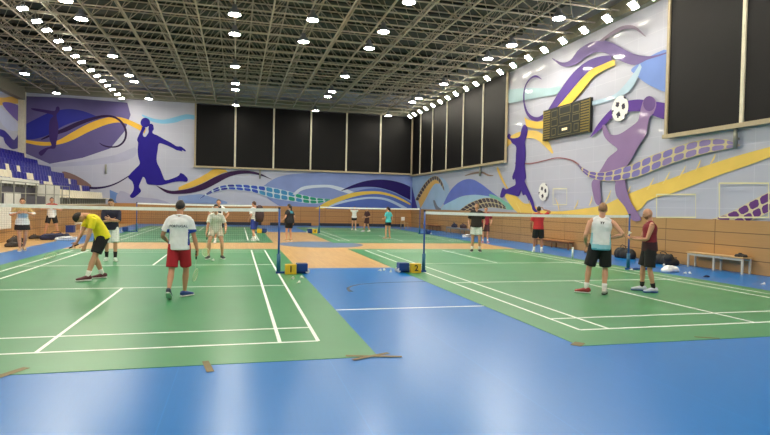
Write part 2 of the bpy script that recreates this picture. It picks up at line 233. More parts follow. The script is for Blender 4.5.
MURAL_LEFT = [
    ('pol','gold_ribbon',(222,176,90),[(21.245,7.242),(26.432,7.891),(28.01,8.242),(29.379,8.393),(29.743,8.12),(28.352,7.816),(26.44,7.397),(21.257,6.183)],1),
    ('pol','violet_leaf',(110,90,170),[(26.743,7.604),(28.351,7.881),(29.75,7.783),(29.769,6.837),(28.031,7.113)],1),
    ('pol','indigo_curl',(58,50,140),[(22.42,5.483),(26.464,5.942),(27.726,5.781),(28.735,5.504),(29.782,6.16),(29.801,5.211),(28.406,4.878),(27.254,5.153),(26.471,5.507),(22.428,4.821)],1),
    ('pol','pale_swoosh',(190,196,226),[(26.442,7.242),(27.703,7.063),(29.413,6.653),(29.78,6.296),(27.721,6.037),(26.455,6.5)],1),
]
# ------------------------------------------------------------------ people
def loft(bm, cs, rad, side, n=14, cap=True, power=2.0):
    """elliptical rings along points; rad = (side radius, depth radius); side = hint for the first axis"""
    cs = [V(c) for c in cs]; rings = []
    for i, c in enumerate(cs):
        t = (cs[min(i + 1, len(cs) - 1)] - cs[max(i - 1, 0)]).normalized()
        h = V(side[i] if isinstance(side, list) else side)
        s = (h - t * h.dot(t)).normalized(); w = t.cross(s)
        a, b = rad[i] if isinstance(rad[i], (tuple, list)) else (rad[i], rad[i])
        ring = []
        for j in range(n):
            q = 2 * PI * j / n; x, y = math.cos(q), math.sin(q)
            if power != 2.0:
                x = math.copysign(abs(x) ** (2 / power), x); y = math.copysign(abs(y) ** (2 / power), y)
            ring.append(bm.verts.new(c + s * a * x + w * b * y))
        rings.append(ring)
    for A, B in zip(rings, rings[1:]):
        for j in range(n): bm.faces.new((A[j], A[(j + 1) % n], B[(j + 1) % n], B[j]))
    if cap:
        bm.faces.new(rings[0][::-1]); bm.faces.new(rings[-1])
def ball(bm, c, r, axes, fn=None, u=20, v=14):
    """ellipsoid with own axes; fn bends the unit point before scaling"""
    c = V(c); sx, sy, sz = axes
    grid = []
    for i in range(v + 1):
        th = PI * i / v; row = []
        for j in range(u):
            ph = 2 * PI * j / u
            p = V((math.sin(th) * math.cos(ph), math.sin(th) * math.sin(ph), math.cos(th)))
            if fn: p = fn(p)
            row.append(c + sx * p.x * r[0] + sy * p.y * r[1] + sz * p.z * r[2])
        grid.append(row)
    top = bm.verts.new(grid[0][0]); bot = bm.verts.new(grid[v][0])
    rows = [[bm.verts.new(q) for q in grid[i]] for i in range(1, v)]
    for j in range(u):
        k = (j + 1) % u
        bm.faces.new((top, rows[0][j], rows[0][k])); bm.faces.new((bot, rows[-1][k], rows[-1][j]))
        for a, b in zip(rows, rows[1:]): bm.faces.new((a[j], b[j], b[k], a[k]))
def solid(name, bm, voxel, mats, parent, smooth=4, pick=None):
    """fuse overlapping closed shapes into one continuous skin"""
    bmesh.ops.recalc_face_normals(bm, faces=bm.faces)
    me = bpy.data.meshes.new('raw'); bm.to_mesh(me); bm.free()
    o = bpy.data.objects.new('raw', me); COL.objects.link(o)
    r = o.modifiers.new('fuse', 'REMESH'); r.mode = 'VOXEL'; r.voxel_size = voxel
    s = o.modifiers.new('soften', 'SMOOTH'); s.factor = 0.5; s.iterations = smooth
    dg = bpy.context.evaluated_depsgraph_get()
    nm = bpy.data.meshes.new_from_object(o.evaluated_get(dg))
    bpy.data.objects.remove(o); bpy.data.meshes.remove(me)
    nm.materials.clear(); nm.name = name
    # keep the largest fused piece only
    b2 = bmesh.new(); b2.from_mesh(nm); seen = set(); pieces = []
    for v in b2.verts:
        if v in seen: continue
        st = [v]; seen.add(v); comp = []
        while st:
            x = st.pop(); comp.append(x)
            for e in x.link_edges:
                y = e.other_vert(x)
                if y not in seen: seen.add(y); st.append(y)
        pieces.append(comp)
    pieces.sort(key=len)
    for c in pieces[:-1]: bmesh.ops.delete(b2, geom=c, context='VERTS')
    b2.to_mesh(nm); b2.free()
    if pick:
        for p in nm.polygons: p.material_index = pick(p.center)
    return link(name, nm, mats, parent, True)
def ik(A, T, l1, l2, pole):
    A, T = V(A), V(T); d = T - A; L = d.length
    if L > (l1 + l2) * 0.999: T = A + d * ((l1 + l2) * 0.999 / L); d = T - A; L = d.length
    u = d.normalized(); p = V(pole); p = (p - u * p.dot(u)).normalized()
    a = (l1 * l1 - l2 * l2 + L * L) / (2 * L)
    return A + u * a + p * math.sqrt(max(l1 * l1 - a * a, 0)), T
def rot(v, axis, ang): return Quaternion(axis, ang) @ V(v)

SHOE_RUB = mat('shoe_rubber', (226, 226, 222), 0.5)
EYE = mat('eye_dark', (30, 22, 18), 0.25)
LIP = mat('lips', (150, 84, 74), 0.5)
HANDS = {}
def person(key, label, loc, yaw, H, pose, look, group=None):
    """a figure facing its own +Y; its own +X is its right side"""
    root = empty('person', (loc[0], loc[1], loc[2] if len(loc) > 2 else 0.004), yaw); tag(root, label, 'person', group)
    g = pose.get; S = H / 1.75; fem = look.get('fem', False); vx = look.get('voxel', 0.009)
    X, Y, Z = V((1, 0, 0)), V((0, 1, 0)), V((0, 0, 1))
    lean, slean, twist = math.radians(g('lean', 2)), math.radians(g('side', 0)), math.radians(g('twist', 0))
    hy = math.radians(g('hipyaw', 0))
    sh = rot(X, Z, hy)
    feet = {'R': g('R', (0.11, 0, 0)), 'L': g('L', (-0.11, 0, 0))}
    lift = {'R': g('Rl', 0), 'L': g('Ll', 0)}; toe = {'R': g('Rt', -10), 'L': g('Lt', 10)}
    hx, hyy = g('hip', (0, 0)); hz = 0.95
    ank = {}
    for k in 'RL':
        f = feet[k]; a = math.radians(lift[k])
        ank[k] = V((f[0], f[1], 0.075 + f[2] + 0.19 * math.sin(a)))
        d = V((hx, hyy, 0)) + sh * (0.09 if k == 'R' else -0.09) - ank[k]
        hz = min(hz, ank[k].z + math.sqrt(max(0.845 ** 2 - d.x ** 2 - d.y ** 2, 0.1)) + 0.03)
    hz = g('hipz', hz)
    P = V((hx, hyy, hz))
    def dirv(f): return rot(rot(V((0, math.sin(lean * f), math.cos(lean * f))), Y, slean * f), Z, hy)
    d1, d2 = dirv(0.45), dirv(1.0)
    Mid = P + d1 * 0.20; N = Mid + d2 * 0.295
    ss = rot(rot(sh, Y, slean), d2, twist); ss = (ss - d2 * ss.dot(d2)).normalized()
    fw = d2.cross(ss)
    sw = look.get('sw', 0.165 if fem else 0.19)
    shd = {'R': N - d2 * 0.065 + ss * sw, 'L': N - d2 * 0.065 - ss * sw}
    # head frame
    hyaw, hp = math.radians(g('head', (0, 0))[0]), math.radians(g('head', (0, 0))[1])
    base = rot(d2, ss, lean * 0.55) if g('level', True) else d2
    hd0 = base.normalized(); hf = (fw - hd0 * fw.dot(hd0)).normalized()
    hf = rot(hf, hd0, -hyaw); hs = hf.cross(hd0); hd = rot(hd0, hs, hp); hf = rot(hf, hs, hp)
    NK = N + (d2 * 0.5 + hd * 0.5).normalized() * 0.085
    HC = NK + hd * 0.095 + hf * 0.018
    bm = bmesh.new()
    # trunk
    wb, wc, hb = (0.125, 0.15, 0.172) if fem else (0.138, 0.168, 0.160)
    bulk = look.get('bulk', 1.0)
    tc = [P - d1 * 0.10, P - d1 * 0.03, P + d1 * 0.05, P + d1 * 0.14, Mid + d2 * 0.05, Mid + d2 * 0.14, Mid + d2 * 0.20, Mid + d2 * 0.255, N + d2 * 0.0]
    tr = [(0.09, 0.07), (hb, 0.112), (hb * 0.98, 0.112), (wb, 0.096), (wb + 0.012, 0.1), (wc, 0.112), (wc * 1.0, 0.108), (wc * 0.8, 0.085), (0.07, 0.065)]
    tr = [(a * bulk, b * bulk) for a, b in tr]
    tsd = [sh, sh, sh, (sh * 2 + ss) / 3, (sh + ss * 2) / 3, ss, ss, ss, ss]
    loft(bm, tc, tr, tsd, 18)
    loft(bm, [N - d2 * 0.05, N + d2 * 0.01, NK + hd * 0.02, HC - hd * 0.02], [(0.075, 0.07), (0.058, 0.058), (0.053, 0.055), (0.05, 0.055)], ss, 14)
    loft(bm, [shd['L'], shd['L'] + (N - shd['L']) * 0.5 + d2 * 0.012, N - d2 * 0.03, shd['R'] + (N - shd['R']) * 0.5 + d2 * 0.012, shd['R']], [0.05, 0.052, 0.06, 0.052, 0.05], d2, 12)
    # head with jaw, nose, ears
    def skull(p):
        q = V(p); z = p.z
        if z < 0: q.x *= 1 - 0.30 * (-z) ** 1.5; q.y = p.y * (1 - 0.12 * -z) + 0.10 * -z
        if p.y < 0: q.x *= 1.02
        return q
    HR = (0.076, 0.097, 0.117)
    ball(bm, HC, HR, (hs, hf, hd), skull)
    ball(bm, HC + hf * 0.098 - hd * 0.022, (0.013, 0.02, 0.024), (hs, hf, hd), None, 10, 8)
    for s in (1, -1): ball(bm, HC + hs * 0.077 * s - hd * 0.012 - hf * 0.008, (0.012, 0.02, 0.032), (hs, hf, hd), None, 10, 8)
    # legs
    hip, knee, shins = {}, {}, {}
    for k, s in (('R', 1), ('L', -1)):
        hip[k] = P + sh * 0.088 * s - Z * 0.03
        pole = rot(V((0.10 * s, 1, 0.0)), Z, hy + math.radians(toe[k]) * 0.6)
        if (k + 'k') in pose: pole = V(pose[k + 'k'])
        knee[k], ank[k] = ik(hip[k], ank[k], 0.43, 0.42, pole)
        h, n_, a = hip[k], knee[k], ank[k]; fr = rot(X, Z, math.radians(toe[k]))
        lg = look.get('leg', 1.0)
        loft(bm, [h + Z * 0.04, h + (n_ - h) * 0.25, h + (n_ - h) * 0.6, n_ - (n_ - h) * 0.06, n_ + (a - n_) * 0.08, n_ + (a - n_) * 0.3, n_ + (a - n_) * 0.62, n_ + (a - n_) * 0.9, a - Z * 0.02],
             [x * lg for x in (0.082, 0.083, 0.068, 0.053, 0.050, 0.056, 0.043, 0.033, 0.035)], fr, 14)
        fd = rot(Y, Z, math.radians(toe[k])); fd = rot(fd, fr, -math.radians(lift[k])); fu = fr.cross(fd)
        shins[k] = (fd, fr, fu)
        loft(bm, [a - fd * 0.045 - fu * 0.035, a + fd * 0.03 - fu * 0.03, a + fd * 0.12 - fu * 0.045, a + fd * 0.17 - fu * 0.05], [(0.03, 0.03), (0.034, 0.032), (0.036, 0.018), (0.025, 0.013)], fr, 10)
    # arms and hands
    elb, wri, hnd = {}, {}, {}
    for k, s in (('R', 1), ('L', -1)):
        A = shd[k]
        T = g(k + 'h', None)
        if T is None: T = V((s * 0.27, 0.05, 0.90))
        T = V(T)
        pole = V(g(k + 'e', (s * 0.35, -1, 0.0)))
        elb[k], wri[k] = ik(A, T, 0.30, 0.255, pole)
        e, w = elb[k], wri[k]; ref = fw
        loft(bm, [A, A + (e - A) * 0.18, A + (e - A) * 0.5, e - (e - A) * 0.05, e + (w - e) * 0.12, e + (w - e) * 0.35, e + (w - e) * 0.75, w, w + (w - e).normalized() * 0.015],
             [x * look.get('arm', 1.0) for x in (0.052, 0.052, 0.046, 0.037, 0.040, 0.040, 0.030, 0.026, 0.026)], ref, 12)
        d = V(g(k + 'd', (w - e))).normalized()
        pn = V(g(k + 'p', (-s, 0.0, 0.0))); pn = (pn - d * pn.dot(d)).normalized()
        wd = pn.cross(d) * (-1 if k == 'R' else 1)       # towards the thumb
        # loft of the palm, then four fingers and a thumb
        fr_ = 0.0088 if vx <= 0.0072 else 0.0095
        loft(bm, [w - d * 0.01, w + d * 0.03, w + d * 0.07, w + d * 0.092], [(0.026, 0.02), (0.036, 0.017), (0.041, 0.016), (0.038, 0.013)], wd, 12)
        curl = math.radians(g(k + 'c', 28))
        for i, (o_, L_) in enumerate(((0.031, 0.072), (0.0105, 0.08), (-0.0105, 0.074), (-0.031, 0.058))):
            b0 = w + d * 0.082 + wd * o_ - pn * 0.0; dd = V(d); pts = [b0 - d * 0.02, b0]
            ax = d.cross(pn).normalized()
            for q, fr2 in enumerate((0.42, 0.32, 0.26)):
                dd = rot(dd, ax, curl * (0.7 + 0.3 * q)); pts.append(pts[-1] + (dd + wd * o_ * 1.6).normalized() * L_ * fr2)
            loft(bm, pts, [fr_, fr_ * 1.04, fr_, fr_ * 0.94, fr_ * 0.8], wd, 8)
        t0 = w + d * 0.02 + wd * 0.028; td = (d * 0.62 + wd * 0.72 + pn * 0.3).normalized()
        t1 = t0 + td * 0.042; t2 = t1 + (td + d * 0.5 + pn * 0.3 * (1 + curl)).normalized() * 0.032; t3 = t2 + (td * 0.4 + d * 0.7 + pn * (0.3 + 0.6 * curl)).normalized() * 0.026
        loft(bm, [w + d * 0.005 + wd * 0.012, t0, t1, t2, t3], [0.013, 0.0125, 0.0115, 0.0105, 0.0085], pn, 8)
        hnd[k] = (w + d * 0.085 + pn * 0.024, d, pn, wd)
    if S != 1.0: bmesh.ops.scale(bm, vec=(S, S, S), verts=bm.verts)
    skin = mat('skin_' + look.get('skinname', 'tan'), look.get('skin', (206, 158, 128)), 0.5, var=0.04)
    solid('body', bm, vx, skin, root, 2)
    def fin(name, bm, m, par=root, smooth=True):
        bmesh.ops.scale(bm, vec=(S, S, S), verts=bm.verts); return obj(name, bm, m, par, smooth)
    def fuse(name, bm, m, pick=None, vox=None):
        bmesh.ops.scale(bm, vec=(S, S, S), verts=bm.verts); return solid(name, bm, vox or max(0.011, vx), m, root, 4, pick)
    # face
    for s in (1, -1):
        b = bmesh.new(); ball(b, HC + hs * 0.031 * s + hf * 0.0885 + hd * 0.006, (0.0115, 0.008, 0.0065), (hs, hf, hd), None, 10, 8); fin('eye', b, EYE)
    b = bmesh.new(); ball(b, HC + hf * 0.096 - hd * 0.062, (0.022, 0.009, 0.006), (hs, hf, hd), None, 10, 8); fin('mouth', b, LIP)
    # hair
    hair = look.get('hair')
    if hair:
        hm = mat('hair_' + hair[0], hair[1], 0.55, var=0.25, scale=60)
        cut = hair[2] if len(hair) > 2 else 0.0       # how low at the back
        def cap(p):
            q = skull(p); lim = 0.30 if p.y > 0.35 else (0.30 - (0.35 - p.y) * (0.55 + cut))
            f = 1.085 if p.z > lim else 0.90
            if p.y > 0.55 and p.z < 0.55: f = 0.9
            return q * f
        b = bmesh.new(); ball(b, HC + hd * 0.002, HR, (hs, hf, hd), cap, 28, 22)
        if len(hair) > 3:                              # long hair or pony tail hanging behind
            L = hair[3]
            loft(b, [HC - hf * 0.06 + hd * 0.05, HC - hf * 0.115 + hd * 0.0, HC - hf * 0.125 - hd * L * 0.5, HC - hf * 0.10 - hd * L], [(hair[4], 0.03), (hair[4], 0.035), (hair[4] * 0.9, 0.03), (0.015, 0.012)], hs, 12)
        fin('hair', b, hm)
    if look.get('beard'):
        b = bmesh.new()
        def jaw(p):
            q = skull(p); f = 1.05 if (p.z < -0.34 and p.y > 0.05) else 0.9
            if abs(p.x) < 0.25 and -0.62 < p.z < -0.42: f = 0.9
            return q * f
        ball(b, HC, HR, (hs, hf, hd), jaw, 28, 22); fin('beard', b, mat('beard_dark', look['beard'], 0.7, var=0.2, scale=80))
    # shirt
    sp = look['shirt']; cm = [mat('cloth_' + n_, c_, 0.8, var=0.05, scale=14, bump=0.15) for n_, c_ in sp['cols']]
    mg = sp.get('loose', 0.022); b = bmesh.new()
    hem = sp.get('hem', 0.06)
    cs = [P - d1 * hem, P + d1 * 0.04, P + d1 * 0.12] + [c for c in tc[4:8]] + [N - d2 * 0.012]
    rs = [(hb * bulk + mg + 0.006, 0.122 * bulk + mg), (hb * bulk + mg, 0.115 * bulk + mg), (wb * bulk + mg + 0.012, 0.104 * bulk + mg)] + [(a + mg * 0.9, b_ + mg * 0.8) for a, b_ in tr[4:8]] + [(0.078, 0.074)]
    sd = [sh, sh, sh, ss, ss, ss, ss, ss]
    loft(b, cs, rs, sd, 20)
    slv = sp.get('sleeve', 0.5)
    so = 1.0 if slv > 0 else 0.80
    a0, a1 = N - d2 * 0.062 - ss * sw * so, N - d2 * 0.062 + ss * sw * so
    q0 = 0.066 if slv > 0 else 0.060
    loft(b, [a0, a0 + (N - a0) * 0.45 + d2 * 0.008, N - d2 * 0.036, a1 + (N - a1) * 0.45 + d2 * 0.008, a1], [q0, 0.069, 0.074, 0.069, q0], d2, 12)
    if slv > 0:
        for k in 'RL':
            A, e, w = shd[k], elb[k], wri[k]; path = [A - (e - A) * 0.06]; rr = [0.060]
            m_ = min(slv, 1.0)
            path += [A + (e - A) * 0.25 * m_, A + (e - A) * 0.65 * m_, A + (e - A) * m_]; rr += [0.066, 0.066, 0.068 if slv <= 1 else 0.055]
            if slv > 1: path += [e + (w - e) * 0.5 * (slv - 1), e + (w - e) * (slv - 1)]; rr += [0.052, 0.046]
            loft(b, path, rr, fw, 14)
    pick = sp.get('pick')
    frame = (P * S, d2, ss, fw, N * S)
    shirt = fuse('shirt', b, cm, (lambda c: pick((c - frame[4]).dot(frame[1]) / S, (c - frame[0]).dot(frame[2]) / S, (c - frame[0]).dot(frame[3]) / S)) if pick else None)
    if sp.get('collar'):
        b = bmesh.new(); tube(b, [N + d2 * 0.012 + ss * 0.068 * math.cos(q * PI / 8) + fw * (0.066 * math.sin(q * PI / 8)) - d2 * 0.02 * math.sin(q * PI / 8) for q in range(16)], 0.014, 8, closed=True)
        fin('collar', b, mat('cloth_' + sp['collar'][0], sp['collar'][1], 0.8))
    # shorts or skirt
    st = look['shorts']; b = bmesh.new(); sm = mat('cloth_' + st['col'][0], st['col'][1], 0.8, var=0.05, scale=14, bump=0.12)
    ln = st.get('len', 0.78); wd_ = st.get('wide', 1.0)
    loft(b, [P + d1 * 0.085, P + d1 * 0.04, P - d1 * 0.03, P - d1 * 0.10, P - d1 * 0.125], [(wb * bulk + 0.018, 0.104 * bulk + 0.012), (hb * bulk + 0.008, 0.125 * bulk), (hb * bulk + 0.016, 0.130 * bulk), (0.15, 0.115), (0.12, 0.09)], sh, 18)
    if st.get('skirt'):
        loft(b, [P + d1 * 0.05, P - d1 * 0.08, P - Z * st['skirt']], [(hb + 0.014, 0.124), (hb + 0.035, 0.15), (hb + 0.055, 0.17)], sh, 20)
    else:
        for k in 'RL':
            h, n_ = hip[k], knee[k]; fr = shins[k][1]
            loft(b, [h + Z * 0.05, h + (n_ - h) * 0.2, h + (n_ - h) * 0.55 * max(ln, .5), h + (n_ - h) * ln], [(0.098, 0.11), (0.103 * wd_, 0.108 * wd_), (0.1 * wd_, 0.1 * wd_), (0.1 * wd_, 0.098 * wd_)], fr, 14)
    fuse('shorts' if not st.get('skirt') else 'skirt', b, sm)
    # socks and shoes
    for k in 'RL':
        fd, fr, fu = shins[k]; a, n_ = ank[k], knee[k]
        so_ = look.get('sock')
        if so_:
            b = bmesh.new(); top = so_[2]; ax = (n_ - a).normalized()
            loft(b, [a - Z * 0.015, a + ax * 0.03, a + ax * (0.03 + top * 0.5), a + ax * (0.03 + top)], [0.041, 0.040, 0.042 + top * 0.03, 0.045 + top * 0.06], fr, 14); fin('sock', b, mat('sock_' + so_[0], so_[1], 0.9))
        shs = look['shoe'][0 if k == 'R' or len(look['shoe']) == 1 else 1]
        g0 = a - fu * 0.075
        b = bmesh.new()
        st_ = [(-0.075, 0.028, 0.055), (-0.055, 0.038, 0.095), (-0.01, 0.042, 0.105), (0.05, 0.044, 0.085), (0.12, 0.05, 0.062), (0.175, 0.044, 0.05), (0.205, 0.026, 0.04)]
        loft(b, [g0 + fd * t + fu * (h_ * 0.5 + 0.012) for t, w_, h_ in st_], [(w_, h_ * 0.5) for t, w_, h_ in st_], fr, 14, True, 2.6)
        sho = fin('shoe', b, mat('shoe_' + shs[0], shs[1], 0.45))
        b = bmesh.new()
        loft(b, [g0 + fd * t + fu * 0.013 for t, w_, h_ in [(-0.083, 0.022, 0)] + st_[1:6] + [(0.213, 0.022, 0)]], [(w_ + 0.005, 0.012) for w_ in (0.022, 0.036, 0.04, 0.043, 0.05, 0.045, 0.024)], fr, 14, True, 3.0)
        fin('sole', b, mat('sole_' + shs[2][0], shs[2][1], 0.6) if len(shs) > 2 else SHOE_RUB, sho)
    root['_'] = 1; del root['_']
    Mw = Matrix.Translation(root.location) @ Matrix.Rotation(yaw, 4, 'Z')
    HANDS[key] = {k: (Mw @ (hnd[k][0] * S), Mw.to_3x3() @ hnd[k][1], Mw.to_3x3() @ hnd[k][2], Mw.to_3x3() @ hnd[k][3]) for k in 'RL'}
    HANDS[key].update(root=root, shirt=shirt, N=N * S, P=P * S, d2=d2, ss=ss, fw=fw, S=S, Mw=Mw)
    return root
def on_shirt(key, name, bm, up, m, offset=0.004, label=None):
    """drop a flat drawing (x across, y up, metres) onto the back of a shirt"""
    h = HANDS[key]; sh = h['shirt']; me = sh.data
    tree = BVHTree.FromPolygons([v.co for v in me.vertices], [p.vertices[:] for p in me.polygons])
    o0 = h['N'] + h['d2'] * up
    for v in bm.verts:
        p = o0 + h['ss'] * v.co.x + h['d2'] * v.co.y - h['fw'] * 0.6
        hit = tree.ray_cast(p, h['fw'], 2.0)
        v.co = (hit[0] if hit[0] else p + h['fw'] * 0.45) - h['fw'] * (offset + v.co.z)
    o = obj(name, bm, m, sh)
    if label: o['label'] = label
    return o
def text_bm(txt, size):
    cu = bpy.data.curves.new('t', 'FONT'); cu.body = txt; cu.size = size; cu.align_x = 'CENTER'; cu.align_y = 'CENTER'; cu.resolution_u = 3; cu.offset = size * 0.018
    o = bpy.data.objects.new('t', cu); COL.objects.link(o)
    me = bpy.data.meshes.new_from_object(o.evaluated_get(bpy.context.evaluated_depsgraph_get()))
    bpy.data.objects.remove(o); bpy.data.curves.remove(cu)
    bm = bmesh.new(); bm.from_mesh(me); bpy.data.meshes.remove(me)
    bmesh.ops.triangulate(bm, faces=bm.faces)
    return bm
# ------------------------------------------------------------------ the hall
FLOORWOOD = brick_mat('court_parquet', (202, 164, 106), (190, 150, 94), (174, 136, 86), 0.9, 0.09, ('Y', 'X'), 0.5, 0.004, 0.32, grain=0.06)
BLUEFLOOR = brick_mat('blue_sport_vinyl', (0, 111, 190), (0, 108, 186), (3, 117, 196), 12.0, 1.52, ('Y', 'X'), 0.0, 0.006, 0.28, grain=0.05, spec=0.35)
WALLPAINT = brick_mat('glossy_wall_panels', (190, 192, 212), (187, 189, 210), (198, 200, 218), 1.2, 0.6, ('X', 'Z'), 0.0, 0.010, 0.5, coat=0.0, spec=0.3)
WALLPAINT_Y = brick_mat('glossy_wall_panels_side', (186, 188, 207), (183, 185, 205), (198, 199, 216), 1.2, 0.6, ('Y', 'Z'), 0.0, 0.010, 0.42, coat=0.35)
WOODX = brick_mat('wainscot_boards', (184, 134, 84), (174, 126, 78), (120, 86, 54), 1.9, 0.37, ('X', 'Z'), 0.0, 0.012, 0.4, grain=0.10)
WOODY = brick_mat('wainscot_boards_side', (186, 144, 94), (178, 136, 88), (118, 88, 58), 1.95, 0.37, ('Y', 'Z'), 0.0, 0.014, 0.4, grain=0.10)
DECK = brick_mat('roof_deck', (80, 82, 76), (72, 74, 70), (44, 46, 44), 6.0, 0.7, ('X', 'Y'), 0.5, 0.02, 0.7)
BLACKOUT = mat('blackout_panel', (9, 8, 12), 0.5, var=0.1, scale=3, spec=0.2)
FRAMEWOOD = mat('window_frame_beige', (176, 160, 132), 0.5)
GIRDER = mat('girder_paint', (140, 136, 120), 0.55)

def structure(name, bm, m, parent=None):
    o = obj(name, bm, m, parent)
    if parent is None: o['kind'] = 'structure'
    return o
def slab(name, x0, x1, y0, y1, z0, z1, m, parent=None):
    bm = bmesh.new(); box(bm, x0, x1, y0, y1, z0, z1); return structure(name, bm, m, parent)

floor = slab('floor', XL - 0.2, XR + 0.2, YF - 0.2, YB + 0.2, -0.2, 0.0, FLOORWOOD)
# blue vinyl laid over the parquet: front field, right strip, left strip, far field
def flat(name, pts, z, m, parent, th=0.003):
    bm = bmesh.new(); bot = [bm.verts.new((x, y, z - th)) for x, y in pts]; top = [bm.verts.new((x, y, z)) for x, y in pts]
    bm.faces.new(top); bm.faces.new(bot[::-1]); n = len(pts)
    for i in range(n): bm.faces.new((bot[i], bot[(i + 1) % n], top[(i + 1) % n], top[i]))
    return obj(name, bm, m, parent)
bl = flat('blue_surface', [(-7.84, YF), (XR, YF), (XR, YB), (-7.84, YB), (-7.84, 19.7), (3.1, 19.7), (3.1, 19.71), (10.2, 19.71), (10.2, 1.06), (-7.84, 1.06)], 0.002, BLUEFLOOR, floor)
flat('blue_strip', [(-7.84, 1.06), (-6.6, 1.06), (-6.6, 19.7), (-7.84, 19.7)], 0.002, BLUEFLOOR, floor)
flat('centre_circle', [(2.45 + 1.75 * math.cos(i * PI / 30), 9.7 + 1.75 * math.sin(i * PI / 30)) for i in range(60)], 0.003, mat('grey_blue_paint', (92, 116, 150), 0.36), floor)
def line(name, x0, y0, x1, y1, parent, z=0.0072, w=0.045, m=None):
    d = V((x1 - x0, y1 - y0, 0)).normalized(); n = V((-d.y, d.x, 0)) * w / 2; a, b = V((x0, y0, 0)), V((x1, y1, 0))
    return flat(name, [(a + n)[:2], (a - n)[:2], (b - n)[:2], (b + n)[:2]], z, m or WHITE, parent, 0.002)
line('white_line', 0.56, -4.74, 3.1, -4.74, floor, 0.0035, 0.055)
arc = [(1.17, -2.95), (1.16, -2.7), (1.20, -2.45), (1.34, -2.19), (1.56, -1.98), (1.92, -1.83), (2.39, -1.76), (2.84, -1.74), (3.1, -1.73)]
bm = bmesh.new()
prof = []
for i, (x, y) in enumerate(arc):
    a = V(arc[max(i - 1, 0)] + (0,)); b = V(arc[min(i + 1, len(arc) - 1)] + (0,)); d = (b - a).normalized(); n = V((-d.y, d.x, 0)) * (0.03 if i else 0.045)
    prof.append((bm.verts.new(V((x, y, 0.0035)) + n), bm.verts.new(V((x, y, 0.0035)) - n)))
for (a, b), (c, d) in zip(prof, prof[1:]): bm.faces.new((a, b, d, c))
obj('dark_arc_line', bm, mat('navy_line_paint', (16, 34, 66), 0.5), floor)

# court mats
def court(name, label, xs, yn, x0, x1, y0, y1):
    """xs: the side line next to the middle aisle, dirn: towards the far side line"""
    dirn = -1 if xs < 1 else 1
    m = flat(name, [(x0, y0), (x1, y0), (x1, y1), (x0, y1)], 0.006, GREEN, None, 0.006)
    tag(m, label, 'court mat', 'badminton court mats')
    far = xs + dirn * 6.1; c = xs + dirn * 3.05
    for x in (xs, xs + dirn * 0.46, far - dirn * 0.46, far): line('court_line', x, yn - 6.7, x, yn + 6.7, m)
    for y in (-6.7, -5.94, -1.98, 1.98, 5.94, 6.7): line('court_line', xs, yn + y, far, yn + y, m, 0.0074)
    for s in (-1, 1): line('court_line', c, yn + s * 1.98, c, yn + s * 6.7, m, 0.0076)
    return m
NYF = 18.6
LX, RX = 0.0, 3.637
court('court_mat', 'green badminton court mat in the left foreground beside the yellow box marked 1', LX, 0, -6.6, 0.55, -7.5, 7.25)
court('court_mat', 'green badminton court mat in the right foreground beside the yellow box marked 2', RX, 0, 3.1, 10.2, -7.5, 7.25)
court('court_mat', 'green badminton court mat on the far left, beyond the tan strip of parquet', LX, NYF, -6.6, 0.55, 10.6, 26.4)
court('court_mat', 'green badminton court mat on the far right, beyond the tan strip of parquet', RX, NYF, 3.1, 10.2, 10.6, 26.4)
TAPE = mat('brown_tape', (118, 104, 66), 0.6)
for (x, y, a, L, w, lb) in ((-1.24, -7.56, 100, 0.40, 0.07, 'short brown tape strip across the front edge of the left court mat'),
                            (-3.04, -7.46, 62, 0.40, 0.09, 'brown tape strip on the mat edge at the far left of the picture'),
                            (0.50, -7.50, -14, 0.62, 0.06, 'brown tape strip on the left mat corner, lying flatter of the crossed pair'),
                            (0.47, -7.50, 24, 0.5, 0.06, 'brown tape strip on the left mat corner, steeper of the crossed pair'),
                            (3.12, -7.42, 40, 0.2, 0.13, 'small brown tape patch on the front corner of the right court mat'),
                            (5.07, -7.42, -28, 0.3, 0.05, 'thin brown tape strip on the front edge of the right court mat')):
    d = V((math.cos(math.radians(a)), math.sin(math.radians(a)), 0)); n = V((-d.y, d.x, 0)) * w / 2; c = V((x, y, 0))
    t = flat('tape_strip', [(c - d * L / 2 - n)[:2], (c + d * L / 2 - n * 0.9)[:2], (c + d * L / 2 + n)[:2], (c - d * L / 2 + n * 1.1)[:2]], 0.0095 if a != 24 else 0.011, TAPE, None, 0.0015)
    tag(t, lb, 'tape', 'tape on the mat edges')

# ------------------------------------------------------------------ walls
wall_back = slab('wall_back', XL - 0.2, XR + 0.2, YB, YB + 0.2, 0, 10.6, WALLPAINT)
wall_right = slab('wall_right', XR, XR + 0.2, YF, YB, 0, 10.6, WALLPAINT_Y)
wall_left = slab('wall_left', XL - 0.2, XL, YF, YB, 0, 10.6, WALLPAINT_Y)
wall_front = slab('wall_front', XL - 0.2, XR + 0.2, YF - 0.2, YF, 0, 10.6, WALLPAINT)
WH = 1.47
boxo('wood_wainscot', -9.4, XR, YB - 0.04, YB, 0, WH, WOODX, wall_back)
boxo('wood_wainscot', XR - 0.04, XR, YF, YB - 0.04, 0, WH, WOODY, wall_right)
boxo('wood_wainscot', -9.4, XR - 0.04, YF, YF + 0.04, 0, WH, WOODX, wall_front)
# wall-head girders
boxo('trim_1', XL, XR, YB - 0.35, YB, 8.87, 9.5, GIRDER)['kind'] = 'structure'
boxo('trim_2', XR - 0.3, XR, YF, YB - 0.35, 8.8, 9.3, GIRDER)['kind'] = 'structure'
boxo('trim_3', XL, XL + 0.4, YF, YB - 0.35, 8.3, 9.5, GIRDER)['kind'] = 'structure'
boxo('trim_4', XL, XL + 0.36, YB - 0.4, YB, 0.0, 8.87, CREAM)['kind'] = 'structure'
